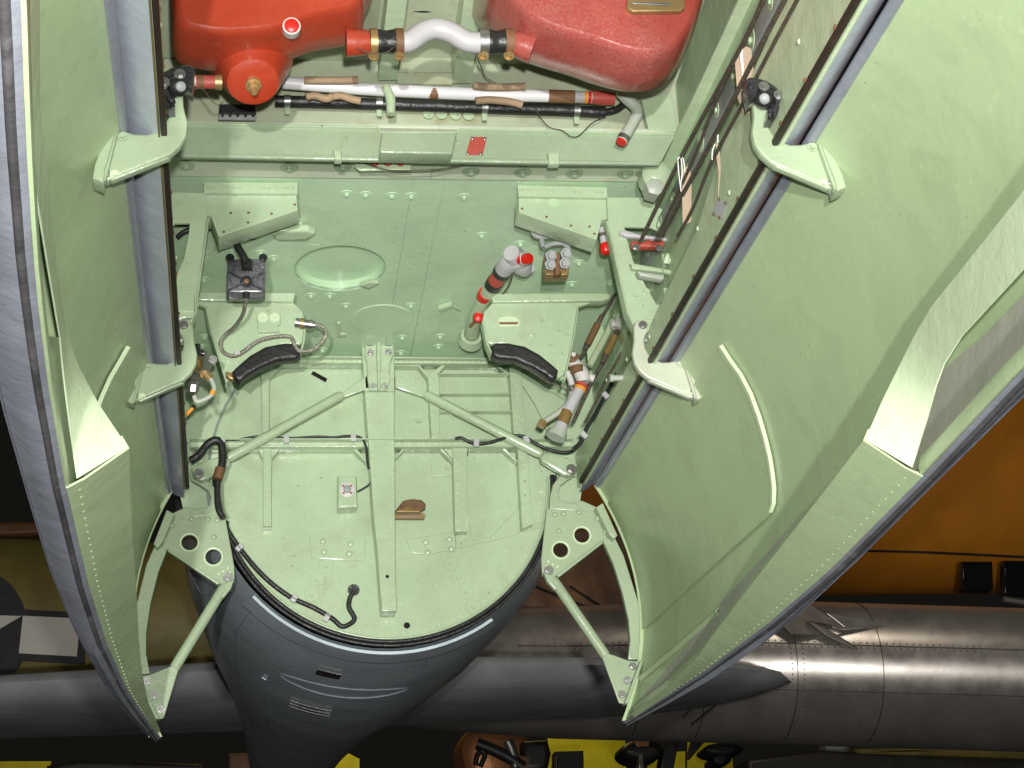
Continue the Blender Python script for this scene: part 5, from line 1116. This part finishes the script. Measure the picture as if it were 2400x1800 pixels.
# clutter lit by the hangar lamps along the bottom of the view
wl = struct('hangar_wall'); WP = YP(30)
for c, L in ((8, [(1340, 1465), (1840, 1462), (1850, 1700), (1340, 1700)]), (9, [(40, 1468), (320, 1470), (330, 1700), (30, 1700)]), (7, [(-60, 1615), (330, 1615), (300, 1720), (-60, 1720)]), (8, [(840, 1520), (940, 1500), (940, 1700), (830, 1700)]), (7, [(2150, 1560), (2212, 1540), (2330, 1600), (2330, 1720), (2150, 1720)]), (8, [(1990, 1560), (2230, 1550), (2230, 1720), (1990, 1720)]), (9, [(560, 1610), (820, 1630), (820, 1700), (560, 1700)])):
    plate('wall_panel', WP, c, L, .1, 'yellow_wall', wl, bevel=.01)
def far_plate(name, label, cat, Y, c, parts):
    t = thing(name, label, cat)
    for (nm, L, th, m_, bv) in parts: plate(nm, YP(Y), c, L, th, m_, t, bevel=bv)
    return t
ell = lambda cx, cy, rx, ry, n=20: [(cx + rx * math.cos(2 * math.pi * k / n), cy + ry * math.sin(2 * math.pi * k / n)) for k in range(n)]
t = thing('copper_drum', 'lit copper coloured drum with pipes at the bottom of the picture', 'engine')
pc = YP(21).pick(8, 990, 1580); lathe('drum', pc + Vector((-.05, .35, 0)), pc + Vector((.05, -.35, 0)), [(0, .4), (.5, .42), (.55, .38), (.6, .3), (.62, .05)], 'copper', t, seg=28)
run('pipe', 8, [(880, 1500), (980, 1540), (1100, 1600), (1180, 1660)], .07, 'dark_metal', t, Y=YP(20.4)); run('pipe', 8, [(1080, 1490), (1110, 1560), (1130, 1659)], .06, 'steel', t, Y=YP(20.4)); run('ring', 8, [(870, 1640), (880, 1580), (910, 1550), (930, 1580), (900, 1650)], .03, 'dark_metal', t, Y=YP(20.4))
far_plate('dark_engine', 'large black engine block beside the copper drum', 'engine', 20.5, 8, [('block', [(1180, 1480), (1340, 1470), (1365, 1560), (1340, 1680), (1170, 1680)], .6, 'dark_metal', .08), ('bracket', [(1140, 1570), (1230, 1590), (1220, 1680), (1150, 1680)], .3, 'rust', .03)])
far_plate('display_screen', 'black display case standing before the yellow wall', 'display case', 24, 8, [('case', [(1385, 1550), (1570, 1545), (1575, 1700), (1385, 1700)], .3, 'dark_metal', .02), ('lit_edge', [(1392, 1582), (1402, 1582), (1402, 1645), (1392, 1645)], .35, 'white', 0)])
far_plate('black_airframe', 'dark tangled undercarriage beyond the right support strut', 'aircraft', 22, 8, [('nacelle', ell(1960, 1540, 140, 75), .6, 'dark_metal', .1), ('leg', [(1920, 1560), (1960, 1560), (1970, 1700), (1930, 1700)], .2, 'bare_metal', .02), ('leg', [(2100, 1480), (2190, 1480), (2150, 1700), (2060, 1700)], .3, 'dark_metal', .03), ('copper_cowl', [(1890, 1475), (2005, 1475), (2000, 1540), (1920, 1545)], .7, 'copper', .03)])
far_plate('landing_gear', 'black wheel silhouette on yellow ground at the right of bottom edge', 'wheel', 23, 9, [('tyre', ell(270, 1535, 130, 45), .5, 'rubber', .06), ('hub', ell(260, 1600, 60, 40), .55, 'dark_metal', .04), ('strut', [(60, 1470), (160, 1470), (50, 1600), (30, 1590)], .1, 'dark_metal', .01)])
far_plate('grey_post', 'plain grey post at the bottom edge below the bare metal fuselage', 'post', 19, 9, [('post', [(945, 1440), (1092, 1440), (1070, 1700), (900, 1700)], .3, 'grey_plate', .02)])
far_plate('grey_cabinet', 'dim grey cabinet in the bottom right corner', 'cabinet', 21, 9, [('body', [(1830, 1525), (2100, 1525), (2100, 1700), (1820, 1700)], .5, 'grey_plate', .02), ('door_seam', [(1955, 1530), (1962, 1530), (1962, 1700), (1955, 1700)], .51, 'dark_metal', 0)])
far_plate('dark_wing', 'dark wing silhouette under the bare metal fuselage at lower right', 'aircraft', 18, 9, [('wing', [(1100, 1530), (1700, 1500), (2300, 1530), (2300, 1600), (1700, 1580), (1150, 1570)], 1.2, 'olive', .05), ('shadowed_hull', [(420, 1600), (900, 1540), (1800, 1590), (2300, 1600), (2300, 1720), (420, 1720)], .6, 'dark_metal', .05)])
far_plate('dark_tail', 'dark shapes below the grey tailplane at the lower left edge', 'aircraft', 20, 7, [('shape', [(300, 1640), (500, 1600), (900, 1610), (1300, 1630), (1350, 1720), (290, 1720)], .8, 'dark_metal', .06), ('patch', [(1480, 1560), (1650, 1560), (1650, 1700), (1480, 1700)], .5, 'rust', .04)])

# ------------------------------------------------------------------ give every object its own origin
bpy.context.view_layer.update()
objs = [o for o in COL.objects if o.type in ('MESH', 'EMPTY')]
W = {o: o.matrix_world.copy() for o in objs}
for o in objs:
    if o.type == 'MESH' and o.data.users == 1:
        M = W[o]; vs = [M @ v.co for v in o.data.vertices]
        if not vs: continue
        c = Vector([(min(v[i] for v in vs) + max(v[i] for v in vs)) / 2 for i in range(3)])
        o.data.transform(Matrix.Translation(-c) @ M); W[o] = Matrix.Translation(c)
def kids(o):
    for c in o.children:
        yield c; yield from kids(c)
for o in objs:
    if o.type == 'EMPTY':
        vs = [W[c] @ v.co for c in kids(o) if c.type == 'MESH' for v in (c.data.vertices if len(c.data.vertices) < 400 else list(c.data.vertices)[::7])]
        if vs:
            lo = [min(v[i] for v in vs) for i in range(3)]; hi = [max(v[i] for v in vs) for i in range(3)]
            W[o] = Matrix.Translation(((lo[0] + hi[0]) / 2, (lo[1] + hi[1]) / 2, lo[2]))
for o in objs:
    o.matrix_parent_inverse = Matrix()
    o.matrix_basis = (W[o.parent].inverted() @ W[o]) if o.parent else W[o]
